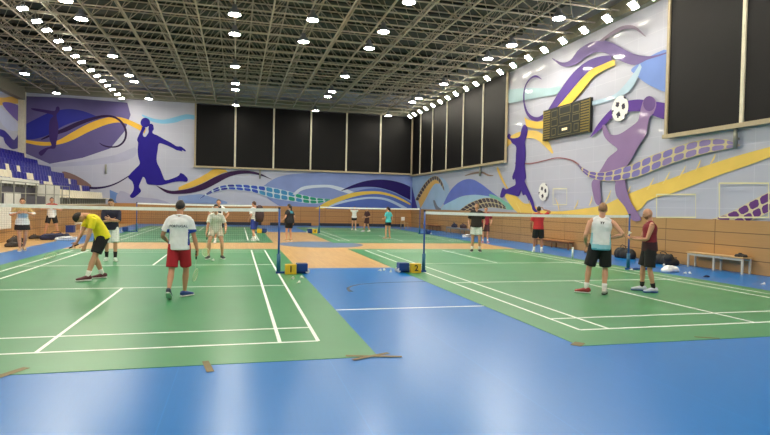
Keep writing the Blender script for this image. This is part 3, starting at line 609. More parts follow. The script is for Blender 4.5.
# skirting pieces along the far wall
for i in range(5):
    x0 = -6.0 + i * 3.75
    o = boxo('baseboard_back', x0, x0 + 3.1, YB - 0.34, YB - 0.04, 0, 0.22, mat('skirting_dark', (44, 46, 58), 0.6)); o['kind'] = 'structure'

# mural
def smooth_line(pts, k=6):
    P = [V(p) for p in pts]; out = []
    for i in range(len(P) - 1):
        p0, p1, p2, p3 = P[max(i - 1, 0)], P[i], P[i + 1], P[min(i + 2, len(P) - 1)]
        for j in range(k):
            t = j / k
            out.append(0.5 * ((2 * p1) + (p2 - p0) * t + (2 * p0 - 5 * p1 + 4 * p2 - p3) * t * t + (3 * p1 - p0 - 3 * p2 + p3) * t ** 3))
    return out + [P[-1]]
def resample(P, n):
    L = [0.0]
    for a, b in zip(P, P[1:]): L.append(L[-1] + (b - a).length)
    out = []; j = 0
    for i in range(n + 1):
        s = L[-1] * i / n
        while j < len(P) - 2 and L[j + 1] < s: j += 1
        d = L[j + 1] - L[j]; out.append(P[j].lerp(P[j + 1], (s - L[j]) / d if d > 1e-9 else 0))
    return out
def chaikin(P, it):
    for _ in range(it):
        Q = []
        for i in range(len(P)):
            a, b = P[i], P[(i + 1) % len(P)]; Q += [a.lerp(b, 0.25), a.lerp(b, 0.75)]
        P = Q
    return P
PAINT = {}
COAT = [0.0]
def paint(c):
    k = c + (int(COAT[0] * 10),)
    if k not in PAINT: PAINT[k] = mat('mural_paint_%d_%d_%d_%d' % k, c, 0.55, var=0.05, scale=1.2, coat=COAT[0], spec=0.2)
    return PAINT[k]
def mural(data, wall, place):
    for idx, s in enumerate(data):
        dz = 0.003 + 0.0022 * idx; at = lambda p: place(p[0], p[1], dz)
        bm = bmesh.new(); kind, name = s[0], s[1]
        if kind == 'pol':
            P = [V(p) for p in s[3]]
            if s[4]:
                n0 = len(P); Q = smooth_line([P[-2], P[-1]] + P + [P[0], P[1]], 3); P = Q[6:6 + 3 * n0]
            vs = [bm.verts.new(at(p)) for p in P]; ms = [paint(s[2])]
            for t in tessellate_polygon([[V((p.x, p.y, 0)) for p in P]]): bm.faces.new([vs[i] for i in t])
        elif kind in ('rib', 'chk'):
            n = 40 if kind == 'rib' else s[5]
            U = resample(smooth_line(s[3]), n); L = resample(smooth_line(s[4]), n)
            if kind == 'rib':
                a = [bm.verts.new(at(p)) for p in U]; b = [bm.verts.new(at(p)) for p in L]
                for i in range(n): bm.faces.new((a[i], a[i + 1], b[i + 1], b[i]))
                ms = [paint(s[2])]
            else:
                rows = s[6]; cols = s[2]; ms = [paint(c) for c in cols]; nc = len(cols) - 1
                V_ = [[bm.verts.new(at(U[i].lerp(L[i], r / rows))) for r in range(rows + 1)] for i in range(n + 1)]
                for i in range(n):
                    for r in range(rows):
                        o = [V_[i][r], V_[i + 1][r], V_[i + 1][r + 1], V_[i][r + 1]]; c = sum((v.co for v in o), V()) / 4
                        # rounded inner cell
                        inn = []
                        for q in range(4):
                            p0, p1 = o[q].co, o[(q + 1) % 4].co
                            inn += [bm.verts.new(c + (p0.lerp(p1, 0.2) - c) * 0.84), bm.verts.new(c + (p0.lerp(p1, 0.8) - c) * 0.84)]
                        k = min(nc, 1 + int(i * nc / n + (0.35 if (i + r) % 2 else 0)))
                        bm.faces.new(inn).material_index = k
                        for q in range(4):
                            bm.faces.new((o[q], o[(q + 1) % 4], inn[2 * q + 1], inn[2 * q]))
                            bm.faces.new((o[q], inn[2 * q], inn[2 * q - 1]))
        elif kind == 'lin':
            P = smooth_line(s[3], 5) if 'outline' not in name else [V(p) for p in s[3]]; n = len(P); w = s[4]; a, b = [], []
            for i, p in enumerate(P):
                d = (P[min(i + 1, n - 1)] - P[max(i - 1, 0)]).normalized(); nn = V((-d.y, d.x))
                q = i / (n - 1) * (len(w) - 1); j = min(int(q), len(w) - 2); ww = w[j] + (w[j + 1] - w[j]) * (q - j)
                a.append(bm.verts.new(at(p + nn * ww / 2))); b.append(bm.verts.new(at(p - nn * ww / 2)))
            for i in range(n - 1): bm.faces.new((a[i], a[i + 1], b[i + 1], b[i]))
            ms = [paint(s[2])]
        else:
            c, r = V(s[3]), s[4]; ms = [paint(s[2]), paint((62, 56, 76))]
            # a ball drawn flat: white disc divided so that the dark patches are faces of it
            N = 40; rings = [bm.verts.new(at(c))]; prev = None
            for k in range(1, 9):
                ring = [bm.verts.new(at(c + V((math.cos(2 * PI * j / N), math.sin(2 * PI * j / N))) * r * k / 8)) for j in range(N)]
                for j in range(N):
                    if prev is None: f = bm.faces.new((rings[0], ring[j], ring[(j + 1) % N]))
                    else: f = bm.faces.new((prev[j], ring[j], ring[(j + 1) % N], prev[(j + 1) % N]))
                    th = (2 * PI * (j + 0.5) / N) % (2 * PI); rr = (k - 0.5) / 8
                    p = V((math.cos(th), math.sin(th))) * rr
                    for q, e in ((V((0.28, 0.38)), 0.22), (V((-0.42, 0.10)), 0.21), (V((0.16, -0.48)), 0.22), (V((0.9, -0.1)), 0.14), (V((-0.6, 0.78)), 0.14), (V((-0.72, -0.66)), 0.14)):
                        if (p - q).length < e: f.material_index = 1
                prev = ring
        o = obj(name, bm, ms, wall)
        o['label'] = name.replace('_', ' ') + ' painted in the mural'
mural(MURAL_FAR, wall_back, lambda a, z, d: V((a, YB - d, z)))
COAT[0] = 0.3
mural(MURAL_RIGHT, wall_right, lambda a, z, d: V((XR - d, a, z)))
mural(MURAL_LEFT, wall_left, lambda a, z, d: V((XL + d, a, z)))

# blacked-out window bands with pale mullions
def window(name, posts, zb, zt, place, ends):
    """posts run along the wall; place(along, out, z) gives the point"""
    root = empty(name); root['kind'] = 'structure'
    def bar(nm, a0, a1, o0, o1, z0, z1, m):
        p, q = place(a0, o0, z0), place(a1, o1, z1)
        boxo(nm, min(p.x, q.x), max(p.x, q.x), min(p.y, q.y), max(p.y, q.y), z0, z1, m, root)
    for a, b in zip(posts, posts[1:]): bar('blackout_panel', a + 0.07, b - 0.07, 0.002, 0.05, zb + 0.06, zt - 0.02, BLACKOUT)
    for i, a in enumerate(posts): bar('mullion', a - 0.055, a + 0.055, 0.002, 0.09, zb + 0.09, zt, CREAM if 0 < i < len(posts) - 1 else FRAMEWOOD)
    bar('bottom_rail', posts[0] - 0.07, posts[-1] + 0.07, 0.002, 0.15, zb - 0.04, zb + 0.09, FRAMEWOOD)
window('window_1', [-3.98, -1.15, 1.66, 4.47, 7.26, 10.0, 12.62], 4.22, 8.86, lambda a, o, z: V((a, YB - 0.09 - o, z)), 0)
window('window_2', [13.3, 16.2, 19.08, 21.88, 24.72, 27.42, 29.48], 4.10, 8.80, lambda a, o, z: V((XR - 0.09 - o, a, z)), 0)
window('window_3', [-15.0, -12.2, -9.4, -6.55, -3.72, -0.88, 1.96], 4.10, 8.80, lambda a, o, z: V((XR - 0.09 - o, a, z)), 0)
# stub pipes below the window bands
for x, y, lb in ((XR - 0.12, -0.67, 'short grey pipe below the black windows nearest on the right wall'), (XR - 0.12, 16.46, 'short grey pipe below the black windows deep on the right wall'),
                 (0.69, YB - 0.12, 'short grey pipe below the black windows of the back wall'), (-9.93, YB - 0.12, 'short grey pipe on the back wall beside the small dark tail of the mural')):
    r = empty('wall_pipe', (x, y, 3.5)); tag(r, lb, 'pipe', 'stub pipes on the walls')
    bm = bmesh.new(); tube(bm, [(0, 0, 0), (0, 0, 0.66)], 0.06, 12); obj('pipe', bm, GREY_STEEL, r, True)
    dx, dy = (0.09, 0) if x > 5 else (0, 0.09)
    bm = bmesh.new(); box(bm, -0.03 if dy else 0.0, 0.03 if dy else 0.115, -0.03 if dx else 0.0, 0.03 if dx else 0.115, 0.25, 0.31); obj('bracket', bm, GREY_STEEL, r)

# scoreboard on the right wall
sb = empty('scoreboard', (XR - 0.16, 7.84, 5.49)); tag(sb, 'black scoreboard with yellow rows of bars hanging on the right wall above the runner', 'scoreboard')
SBK = mat('scoreboard_black', (22, 26, 26), 0.5); SBY = mat('scoreboard_yellow', (124, 108, 44), 0.5); SBG = mat('scoreboard_frame', (98, 92, 58), 0.5)
LIT = emit('scoreboard_lit', (255, 214, 70), 0.45)
boxo('panel', 0, 0.13, -1.76, 1.76, -0.69, 0.69, SBK, sb, 0.01)
def sbar(nm, y0, y1, z0, z1, m, d=0.012): return boxo(nm, -d, 0.0, min(y0, y1), max(y0, y1), z0, z1, m, sb)
for s in (-1, 1):
    sbar('edge_strip', s * 1.76, s * 1.72, -0.69, 0.69, SBY)
    for i in range(12): sbar('player_bar', s * (1.18 if s > 0 else 1.14), s * 1.70, -0.63 + i * 0.108, -0.575 + i * 0.108, SBY)
def digit_window(y, z, w, h, lit=False):
    bm = bmesh.new(); t = 0.035
    o = [V((-0.012, y + a * w, z + b * h)) for a, b in ((-1, -1), (1, -1), (1, 1), (-1, 1))]; i_ = [V((-0.012, y + a * (w - t), z + b * (h - t))) for a, b in ((-1, -1), (1, -1), (1, 1), (-1, 1))]
    ov = [bm.verts.new(p) for p in o]; iv = [bm.verts.new(p) for p in i_]; ob = [bm.verts.new(p + V((0.012, 0, 0))) for p in o]
    for q in range(4): bm.faces.new((ov[q], ov[(q + 1) % 4], iv[(q + 1) % 4], iv[q])); bm.faces.new((ov[q], ov[(q + 1) % 4], ob[(q + 1) % 4], ob[q]))
    obj('digit_window', bm, SBG, sb)
digit_window(0.82, 0.40, 0.24, 0.17); digit_window(-0.82, 0.40, 0.24, 0.17); digit_window(0.0, 0.46, 0.42, 0.17)
digit_window(0.82, 0.02, 0.26, 0.16); digit_window(-0.82, 0.02, 0.26, 0.16); digit_window(0, 0.08, 0.38, 0.15); digit_window(0, -0.36, 0.5, 0.2)
digit_window(0.85, -0.38, 0.16, 0.16); digit_window(-0.85, -0.38, 0.16, 0.16)
sbar('divider', -1.1, 1.1, -0.64, -0.62, SBG)
for y in (-0.14, 0.0, 0.14): sbar('lit_digit', y - 0.05, y + 0.05, -0.41, -0.31, LIT, 0.02)

# ------------------------------------------------------------------ ceiling: deck and double-layer space frame
ceil = slab('ceiling', XL - 0.2, XR + 0.2, YF - 0.2, YB + 0.2, ZD, ZD + 0.15, DECK)
MX, MY = 1.4, 1.415
xs = [10.05 + 1.4 * 1 - i * MX for i in range(20)]; xs = sorted(x for x in xs if XL + 0.3 < x < XR - 0.1)
ys = sorted([1.47 + i * MY for i in range(-12, 20)]); ys = [y for y in ys if YF + 0.3 < y < YB - 0.4]
ux = [x + MX / 2 for x in xs[:-1]]; uy = [y + MY / 2 for y in ys[:-1]]
space = empty('space_frame'); space['kind'] = 'structure'
PUR = mat('purlin_paint', (40, 41, 40), 0.6)
for x in xs:
    bm = bmesh.new(); tube(bm, [(x, YF, ZC), (x, YB, ZC)], 0.036, 6); obj('lower_chord', bm, BAR_STEEL, space)
for y in ys:
    bm = bmesh.new(); tube(bm, [(XL, y, ZC), (XR, y, ZC)], 0.030, 6); obj('lower_chord', bm, BAR_STEEL, space)
for x in ux:
    bm = bmesh.new(); tube(bm, [(x, YF, ZU), (x, YB, ZU)], 0.034, 6); obj('upper_chord', bm, BAR_STEEL, space)
for y in uy:
    bm = bmesh.new(); tube(bm, [(XL, y, ZU), (XR, y, ZU)], 0.030, 6); obj('upper_chord', bm, BAR_STEEL, space)
    boxo('purlin', XL, XR, y - 0.05, y + 0.05, ZD - 0.16, ZD, PUR, ceil)
for j, y in enumerate(ys):
    for s in (-1, 1):
        yy = y + s * MY / 2
        if not (YF < yy < YB - 0.4): continue
        pts = []
        for i, x in enumerate(xs):
            pts.append((x, y, ZC))
            if i < len(xs) - 1: pts.append((x + MX / 2, yy, ZU))
        bm = bmesh.new(); tube(bm, pts, 0.024, 5); obj('web_zigzag', bm, BAR_STEEL, space)

# lamps
LAMP = emit('lamp_glow', (255, 247, 226), LAMP_K); LAMPB = emit('bright_lamp_glow', (255, 248, 230), LAMP_K * 3.0); FLOOD = emit('flood_glow', (255, 246, 224), FLOOD_K)
HOUSE = mat('lamp_housing', (120, 124, 134), 0.4, 0.4)
def bay_lamp(x, y, mt):
    r = empty('high_bay_lamp', (x, y, 8.5))
    bm = bmesh.new(); lathe(bm, [(0.225, 0.0), (0.235, 0.015), (0.215, 0.09), (0.165, 0.17), (0.10, 0.215), (0.085, 0.34), (0.06, 0.36)], 20); obj('housing', bm, HOUSE, r, True)
    bm = bmesh.new(); lathe(bm, [(0.212, -0.012), (0.212, -0.002)], 20); obj('lens', bm, mt, r)
    bm = bmesh.new(); tube(bm, [(0, 0, 0.34), (0, 0, 0.5)], 0.014, 6); obj('hanger', bm, GREY_STEEL, r)
    return r
protoN, protoB = bay_lamp(0, 0, LAMP), bay_lamp(0, 0, LAMPB)
used = {0: False, 1: False}
ROWN = {-12.36: 'over the blue stand', -6.78: 'over the left edge of the left courts', -1.16: 'over the left courts', 1.64: 'over the middle aisle', 4.49: 'over the right side of the aisle', 10.05: 'next to the right wall floodlights'}
NEAR = [-12.4, -9.6, -6.75, -1.1, 1.7, 4.5]  # mostly out of view; rows carried on, added to brighten the foreground
YL = {-12.36: NEAR + [21.5, 27.1], -6.78: NEAR + [8.15, 10.15, 15.7, 19.85, 21.45, 27.0], -1.16: NEAR + [7.75, 10.2, 15.8, 19.95, 21.7, 27.2], 1.64: NEAR[::2] + [7.45, 10.35], 4.49: NEAR[:-1] + [4.6, 7.95, 10.4, 16.0, 20.2, 21.8, 27.5], 10.05: NEAR[:-1] + [4.43, 7.97, 10.25, 15.9, 20.3, 21.6, 27.6]}
for x in YL:
    n = len(YL[x])
    for i, y in enumerate(YL[x]):
        b = 1 if (7.7 < y < 8.3) else 0; p = (protoN, protoB)[b]
        o = p if not used[b] else copy_tree(p); used[b] = True
        o.location = (x, y, 8.5); k = n - i
        tag(o, '%s hanging lamp %s, %s from the back wall' % ('glaring' if b else 'white', ROWN[x], nth(k)), 'ceiling lamp', 'hanging lamps under the roof truss')
def flood_lamp(side, tilt):
    """side +1: right wall row shining inwards; -1: row above the stand edge"""
    r = empty('floodlight')
    a = -side
    bm = bmesh.new(); tube(bm, [(a * 0.75, 0, 0.34), (-a * 0.2, 0, 0.34)], 0.03, 6); obj('arm', bm, mat('arm_paint', (206, 204, 188), 0.45), r)
    Mx = Matrix.Rotation(-math.radians(tilt) * a, 4, 'Y')
    bm = bmesh.new(); box(bm, -0.16, 0.16, -0.17, 0.17, 0.012, 0.10, 0, Mx); bmesh.ops.bevel(bm, geom=bm.edges[:], offset=0.02, segments=2, affect='EDGES'); obj('housing', bm, HOUSE, r)
    bm = bmesh.new(); box(bm, -0.14, 0.14, -0.15, 0.15, -0.012, 0.013, 0, Mx); obj('lens', bm, FLOOD, r)
    bm = bmesh.new(); tube(bm, [(0, -0.18, 0.05), (0, -0.18, 0.33), (0, 0.18, 0.33), (0, 0.18, 0.05)], 0.014, 5); obj('mounting_yoke', bm, GREY_STEEL, r)
    return r
fr_ = flood_lamp(1, 40); fl_ = flood_lamp(-1, 14)
RF = [-13.5 + 1.41 * i for i in range(11)] + [1.97, 2.94, 4.34, 5.75, 7.21, 8.64, 10.04, 11.5, 12.9, 14.45, 15.9, 17.3, 18.9, 20.25, 21.65, 23.1, 24.5, 25.85, 27.2, 28.3]  # computed first run is unseen, added to light the foreground
LF = [-12.2 + 1.41 * i for i in range(15)] + [8.9, 10.1, 11.6, 12.8, 14.4, 15.7, 17.05, 18.2, 20.05, 21.45, 22.8, 24.15, 25.4, 27.0, 28.45]  # here too the computed run is out of view, added for foreground light
for i, y in enumerate(RF):
    o = fr_ if i == 0 else copy_tree(fr_); o.location = (11.98, y, 8.66)
    k = len(RF) - i; tag(o, 'white floodlight along the right wall, %s of its row from the back wall' % nth(k), 'floodlight', 'floodlights along the right wall')
for i, y in enumerate(LF):
    o = fl_ if i == 0 else copy_tree(fl_); o.location = (-8.72, y, 8.66)
    k = len(LF) - i; tag(o, 'white floodlight above the stand front, %s of its row from the back wall' % nth(k), 'floodlight', 'floodlights above the stand front')
# ------------------------------------------------------------------ the stand on the left
st = empty('grandstand', (-9.4, 6.5, 0)); tag(st, 'tiered spectator stand with a wooden front along the left wall', 'stand')
YS0, YS1 = -2.0, YB - 0.42; L0, L1 = YS0 - 6.5, YS1 - 6.5
CONC = mat('tier_grey', (92, 90, 100), 0.7); TIER_H = 0.42; TIER_D = 0.80; BASE = 1.36
boxo('front_panel', -0.06, 0.02, L0, L1, 0, BASE, WOODY, st)
boxo('front_cap', -0.10, 0.05, L0, L1, BASE, BASE + 0.05, CREAM, st)
for k in range(7):
    x1 = -0.15 - k * TIER_D if k else -0.06
    boxo('tier', -0.15 - (k + 1) * TIER_D + (0.0 if k < 6 else 0.15), x1, L0, L1, 0, BASE + k * TIER_H, CONC, st)
for y in [10.2 + 1.25 * i for i in range(8)]:
    bm = bmesh.new(); tube(bm, [(-0.02, y - 6.5, BASE + 0.05), (-0.02, y - 6.5, BASE + 0.95)], 0.022, 6); obj('rail_post', bm, GREY_STEEL, st)
for z in (0.5, 0.95):
    bm = bmesh.new(); tube(bm, [(-0.02, 10.2 - 6.5, BASE + z), (-0.02, 18.95 - 6.5, BASE + z)], 0.022, 6); obj('rail', bm, GREY_STEEL, st)
# pale parapets round the stand entrance
for (x0, x1, y0, y1, z0, z1) in ((-1.30, -1.22, 11.5, 18.3, 2.30, 2.55), (-1.3, -0.3, 18.3, 18.38, 1.36, 2.35), (-0.7, -0.62, 12.4, 14.0, 1.36, 1.9)):
    boxo('parapet', x0, x1, y0 - 6.5, y1 - 6.5, z0, z1, WHITE_PLASTIC, st)
# seats
def seat_mesh():
    bm = bmesh.new(); pr = [(-0.02, 0.40), (0.10, 0.405), (0.36, 0.43), (0.40, 0.41), (0.40, 0.375), (0.12, 0.365), (0.0, 0.36), (-0.03, 0.38), (-0.12, 0.79), (-0.10, 0.81), (-0.075, 0.795)]
    out = [(-0.02, 0.40), (0.10, 0.405), (0.36, 0.43), (0.40, 0.41), (0.40, 0.375), (0.12, 0.365), (-0.05, 0.36), (-0.13, 0.79), (-0.11, 0.815), (-0.08, 0.795)]
    a = [bm.verts.new((x, -0.215, z)) for x, z in out]; m_ = [bm.verts.new((x - 0.015, 0, z - 0.01)) for x, z in out]; b = [bm.verts.new((x, 0.215, z)) for x, z in out]; n = len(out)
    bm.faces.new(a); bm.faces.new(b[::-1])
    for P, Q in ((a, m_), (m_, b)):
        for i in range(n): bm.faces.new((P[i], Q[i], Q[(i + 1) % n], P[(i + 1) % n]))
    bmesh.ops.recalc_face_normals(bm, faces=bm.faces)
    me = bpy.data.meshes.new('stand_seat'); bm.to_mesh(me); bm.free(); return me
def pedestal_mesh():
    bm = bmesh.new(); box(bm, 0.08, 0.2, -0.05, 0.05, 0.003, 0.362); bmesh.ops.recalc_face_normals(bm, faces=bm.faces)
    me = bpy.data.meshes.new('pedestal'); bm.to_mesh(me); bm.free(); return me
SB_, SW_ = seat_mesh(), seat_mesh(); PD = pedestal_mesh(); PD.materials.append(GREY_STEEL)
SB_.materials.append(mat('seat_blue', (36, 35, 138), 0.35)); SW_.materials.append(mat('seat_white', (230, 222, 200), 0.4))
ROWY = {0: (18.7, 29.2), 1: (18.7, 29.2), 2: (12.5, 29.2), 3: (15.0, 29.2), 4: (17.5, 29.2), 5: (20.5, 29.2), 6: (23.0, 29.2)}
WHITES = {1: (5, 17, 18, 19), 2: (4, 12, 18, 19, 24, 25, 26), 3: (17, 20)}
for k in range(7):
    y = ROWY[k][1] - 0.25; i = 0
    while y > ROWY[k][0]:
        i += 1
        white = k == 0 or (i in WHITES.get(k, ()))
        r = empty('stand_seat', (-9.4 - 0.15 - k * TIER_D - 0.42, y, BASE + k * TIER_H))
        tag(r, '%s plastic stand seat, %s from the back wall in the %s row up' % ('white' if white else 'blue', nth(i), nth(k + 1)), 'seat', 'plastic seats of the left stand')
        o = bpy.data.objects.new('seat_shell', SW_ if white else SB_); COL.objects.link(o); o.parent = r
        o = bpy.data.objects.new('pedestal', PD); COL.objects.link(o); o.parent = r
        y -= 0.50
# clutter along the foot of the stand
CLB = mat('navy_bag', (30, 36, 74), 0.7); CLW = mat('bag_white', (216, 220, 228), 0.5)
def soft_box(name, label, cat, loc, rz, dim, m, group=None, puff=0.35, voxel=0.02):
    """a slumped cloth lump: overlapping ellipsoids fused and cut flat where it lies"""
    r = empty(name, loc, rz); tag(r, label, cat, group)
    bm = bmesh.new(); lx, ly, lz = dim; rnd = random.Random(len(label) * 7 + int(lx * 100))
    ax = (V((1, 0, 0)), V((0, 1, 0)), V((0, 0, 1)))
    for i, f in enumerate((-0.30, -0.12, 0.08, 0.27)):
        h = lz * rnd.uniform(0.72, 1.0) * (1.0 if i in (1, 2) else 0.82)
        ball(bm, (f * lx, rnd.uniform(-0.08, 0.08) * ly, h * 0.36), (lx * rnd.uniform(0.2, 0.26), ly * rnd.uniform(0.42, 0.5), h * 0.64), ax, None, 16, 12)
    for i in range(5):
        ball(bm, (rnd.uniform(-0.34, 0.34) * lx, rnd.uniform(-0.25, 0.25) * ly, lz * rnd.uniform(0.35, 0.6)), (lx * rnd.uniform(0.08, 0.16), ly * rnd.uniform(0.15, 0.3), lz * rnd.uniform(0.25, 0.4)), ax, None, 12, 10)
    o = solid('body', bm, max(0.012, min(voxel, lz * 0.12)), m, r, 3)
    for v in o.data.vertices: v.co.z = max(v.co.z, 0.0)
    return r
def bag(label, loc, rz, dim, m, group=None, name='sports_bag', cat='bag'):
    r = soft_box(name, label, cat, loc, rz, dim, m, group)
    lx, ly, lz = dim
    bm = bmesh.new(); tube(bm, [(-lx * 0.16, 0, lz * 0.72), (-lx * 0.13, 0.03, lz * 0.98), (0, 0.06, lz * 1.06), (lx * 0.13, 0.03, lz * 0.98), (lx * 0.16, 0, lz * 0.72)], 0.014, 6); obj('handle', bm, DARK, r, True)
    bm = bmesh.new(); tube(bm, [(-lx * 0.44, -ly * 0.1, lz * 0.5), (-lx * 0.3, -ly * 0.42, lz * 0.62), (0, -ly * 0.52, lz * 0.6), (lx * 0.3, -ly * 0.42, lz * 0.62), (lx * 0.44, -ly * 0.1, lz * 0.5)], 0.012, 5); obj('strap', bm, DARK, r)
    return r
bag('navy racket bag lying on the floor beside the man in black shorts by the stand', (-8.05, 11.9, 0.004), 0.35, (1.1, 0.36, 0.32), CLB)
bag('white and navy racket bag lying in front of the stand on the blue floor edge', (-7.5, 11.3, 0.004), 0.25, (0.85, 0.32, 0.2), CLW)
for (x, y, rz, d, lb) in ((-8.95, 10.25, 1.2, (0.7, 0.34, 0.24), 'dark bag lying on the tan floor at the left edge, nearest to the stand front'),
                          (-8.3, 8.2, 1.0, (0.6, 0.3, 0.2), 'dark bag lying on the tan floor at the left edge, nearest the camera'),
                          (-9.0, 12.5, 1.3, (0.55, 0.3, 0.18), 'dark bag on the tan floor behind the woman in black shorts')):
    bag(lb, (x, y, 0.0), rz, d, mat('bag_dark', (52, 46, 44), 0.8), 'dark bags by the stand')
r = empty('storage_box', (-9.0, 17.6, 0)); tag(r, 'blue plastic box standing against the stand front', 'box')
boxo('body', -0.18, 0.18, -0.2, 0.2, 0, 0.32, BLUE_PLASTIC, r, 0.02); boxo('lid', -0.2, 0.2, -0.22, 0.22, 0.32, 0.36, BLUE_PLASTIC, r, 0.01)
def stool(label, loc, rz, L, D, Ht, m, ml, name='stool', cat='stool', slats=1):
    r = empty(name, loc, rz); tag(r, label, cat)
    boxo('seat', -L / 2, L / 2, -D / 2, D / 2, Ht - 0.04, Ht, m, r, 0.006)
    k = 2 if L < 1 else 3
    for i in range(k):
        for s in (-1, 1):
            x = -L / 2 + 0.05 + (L - 0.1) * i / (k - 1); bm = bmesh.new(); box(bm, x - 0.025, x + 0.025, s * (D / 2 - 0.04) - 0.02, s * (D / 2 - 0.04) + 0.02, 0, Ht - 0.04); obj('leg', bm, ml, r)
    for s in (-1, 1): boxo('rail', -L / 2 + 0.07, L / 2 - 0.07, s * (D / 2 - 0.04) - 0.012, s * (D / 2 - 0.04) + 0.012, Ht - 0.1, Ht - 0.04, ml, r)
    return r
stool('small white frame stool standing before the stand front', (-8.85, 18.9, 0), 1.4, 0.7, 0.36, 0.45, WHITE_PLASTIC, WHITE_PLASTIC)
r = empty('notice_board', (-9.345, 10.35, 0.5)); tag(r, 'cream board fixed to the stand front at the left edge', 'board')
boxo('panel', -0.03, 0.03, -0.55, 0.55, 0, 0.84, WHITE_PLASTIC, r, 0.01)

# ------------------------------------------------------------------ nets, posts, markers
def post(x, y, side, lb, box=True, grp=None):
    r = empty('net_post', (x, y, 0.0078)); tag(r, lb, 'net post', grp)
    bm = bmesh.new(); tube(bm, [(0, 0, 0.0), (0, 0, 1.55)], 0.024, 12); obj('pole', bm, BLUE_STEEL, r, True)
    bm = bmesh.new(); tube(bm, [(0, 0, 0.02), (0, 0, 0.46)], 0.046, 12); obj('sleeve', bm, mat('post_sleeve', (20, 92, 132), 0.4), r, True)
    boxo('base_plate', min(-0.06 * side, 0.68 * side), max(-0.06 * side, 0.68 * side), -0.05, 0.05, 0.0, 0.045, BLUE_STEEL, r)
    bm = bmesh.new(); tube(bm, [(0, 0, 1.53), (0.0, 0, 1.575)], 0.03, 10); obj('cap', bm, DARK, r)
    if box:
        w = boxo('weight_box', min(0.42 * side, 0.68 * side), max(0.42 * side, 0.68 * side), -0.13, 0.13, 0.045, 0.24, mat('weight_blue', (22, 62, 128), 0.45), r, 0.015)
        for q in (-1, 1):
            M = Matrix.Translation((0.68 * side, q * 0.10, 0.055)) @ Matrix.Rotation(PI / 2, 4, 'X')
            bm = bmesh.new(); lathe(bm, [(0.05, -0.02), (0.055, 0), (0.05, 0.02)], 14, M); obj('wheel', bm, WHITE_PLASTIC, w)
    return r
def marker(x, y, side, num, lb):
    r = empty('number_marker', (x, y, 0.0078)); tag(r, lb, 'number box', 'yellow court number boxes')
    b = boxo('body', -0.13, 0.13, -0.07, 0.10, 0, 0.235, YELLOW, r, 0.012)
    if num:
        bm = text_bm(num, 0.21); bmesh.ops.solidify(bm, geom=bm.faces[:], thickness=0.004)
        for v in bm.verts: v.co = V((v.co.x, -0.073 + v.co.z * 0.5, 0.118 + v.co.y))
        obj('numeral', bm, mat('numeral_black', (36, 26, 12), 0.5), r)
    return r
def net(x0, x1, y, lb, cell=0.045, sag=0.026):
    r = empty('badminton_net', ((x0 + x1) / 2, y, 0)); tag(r, lb, 'net', 'badminton nets')
    W = (x1 - x0) / 2; top = lambda x: 1.55 - sag * (1 - (x / W) ** 2)
    bm = bmesh.new(); n = 24; va = []
    for i in range(n + 1):
        x = -W + 2 * W * i / n; z = top(x)
        va.append([bm.verts.new(p) for p in ((x, -0.004, z), (x, 0.004, z), (x, 0.004, z - 0.075), (x, -0.004, z - 0.075))])
    for A, B in zip(va, va[1:]):
        for j in range(4): bm.faces.new((A[j], A[(j + 1) % 4], B[(j + 1) % 4], B[j]))
    bm.faces.new(va[0]); bm.faces.new(va[-1][::-1])
    obj('tape', bm, mat('net_tape', (250, 250, 248), 0.7), r)
    bm = bmesh.new(); c = 0.0009
    nx = int(2 * W / cell); nz = int(0.70 / cell)
    def strip(p, q, d):
        p, q, d = V(p), V(q), V(d); vs = [bm.verts.new(v) for v in (p - d, p + d, q + d, q - d)]; bm.faces.new(vs)
    for i in range(nx + 1):
        x = -W + 2 * W * i / nx; z = top(x) - 0.07; strip((x, 0, z), (x, 0, z - 0.70), (c, 0, 0))
    for k in range(nz + 1):
        for i in range(8):
            xa, xb = -W + 2 * W * i / 8, -W + 2 * W * (i + 1) / 8
            strip((xa, 0, top(xa) - 0.07 - 0.70 * k / nz), (xb, 0, top(xb) - 0.07 - 0.70 * k / nz), (0, 0, c))
    o = obj('netting', bm, mat('net_cord', (62, 48, 44), 0.8), r); o['kind'] = 'stuff'
net(LX - 6.1 + 0.024, LX - 0.024, 0, 'white taped badminton net across the left foreground court')
net(RX + 0.024, RX + 6.1 - 0.024, 0, 'white taped badminton net across the right foreground court')
net(LX - 6.1 + 0.024, LX - 0.024, NYF, 'white taped badminton net across the far left court', 0.09)
net(RX + 0.024, RX + 6.1 - 0.024, NYF, 'white taped badminton net across the far right court', 0.09)
post(LX, 0, 1, 'blue net post behind the yellow box marked 1', True)
post(RX, 0, -1, 'blue net post standing beside the yellow box marked 2', True)
post(RX + 6.1, 0, 1, 'blue net post behind the bald man in the maroon vest', False)
post(LX - 6.1, 0, -1, 'blue net post holding the left end of the nearest left net', True)
post(LX, NYF, 1, 'blue net post of the far left court, beside the middle aisle', True)
post(RX, NYF, -1, 'blue net post of the far right court, on its aisle side', True)
post(LX - 6.1, NYF, -1, 'blue net post at the left end of the far left net, before the stand', True)
post(RX + 6.1, NYF, 1, 'blue net post at the right end of the far right net', True)
marker(0.27, -0.18, 1, '1', 'yellow box with a black number 1 beside the left foreground net post')
marker(RX - 0.27, -0.18, -1, '2', 'yellow box with a black number 2 beside the right foreground net post')
marker(0.27, NYF - 0.18, 1, '', 'plain yellow box beside the aisle post of the far left court')
marker(RX - 0.27, NYF - 0.18, -1, '4', 'yellow box beside the aisle post of the far right court')

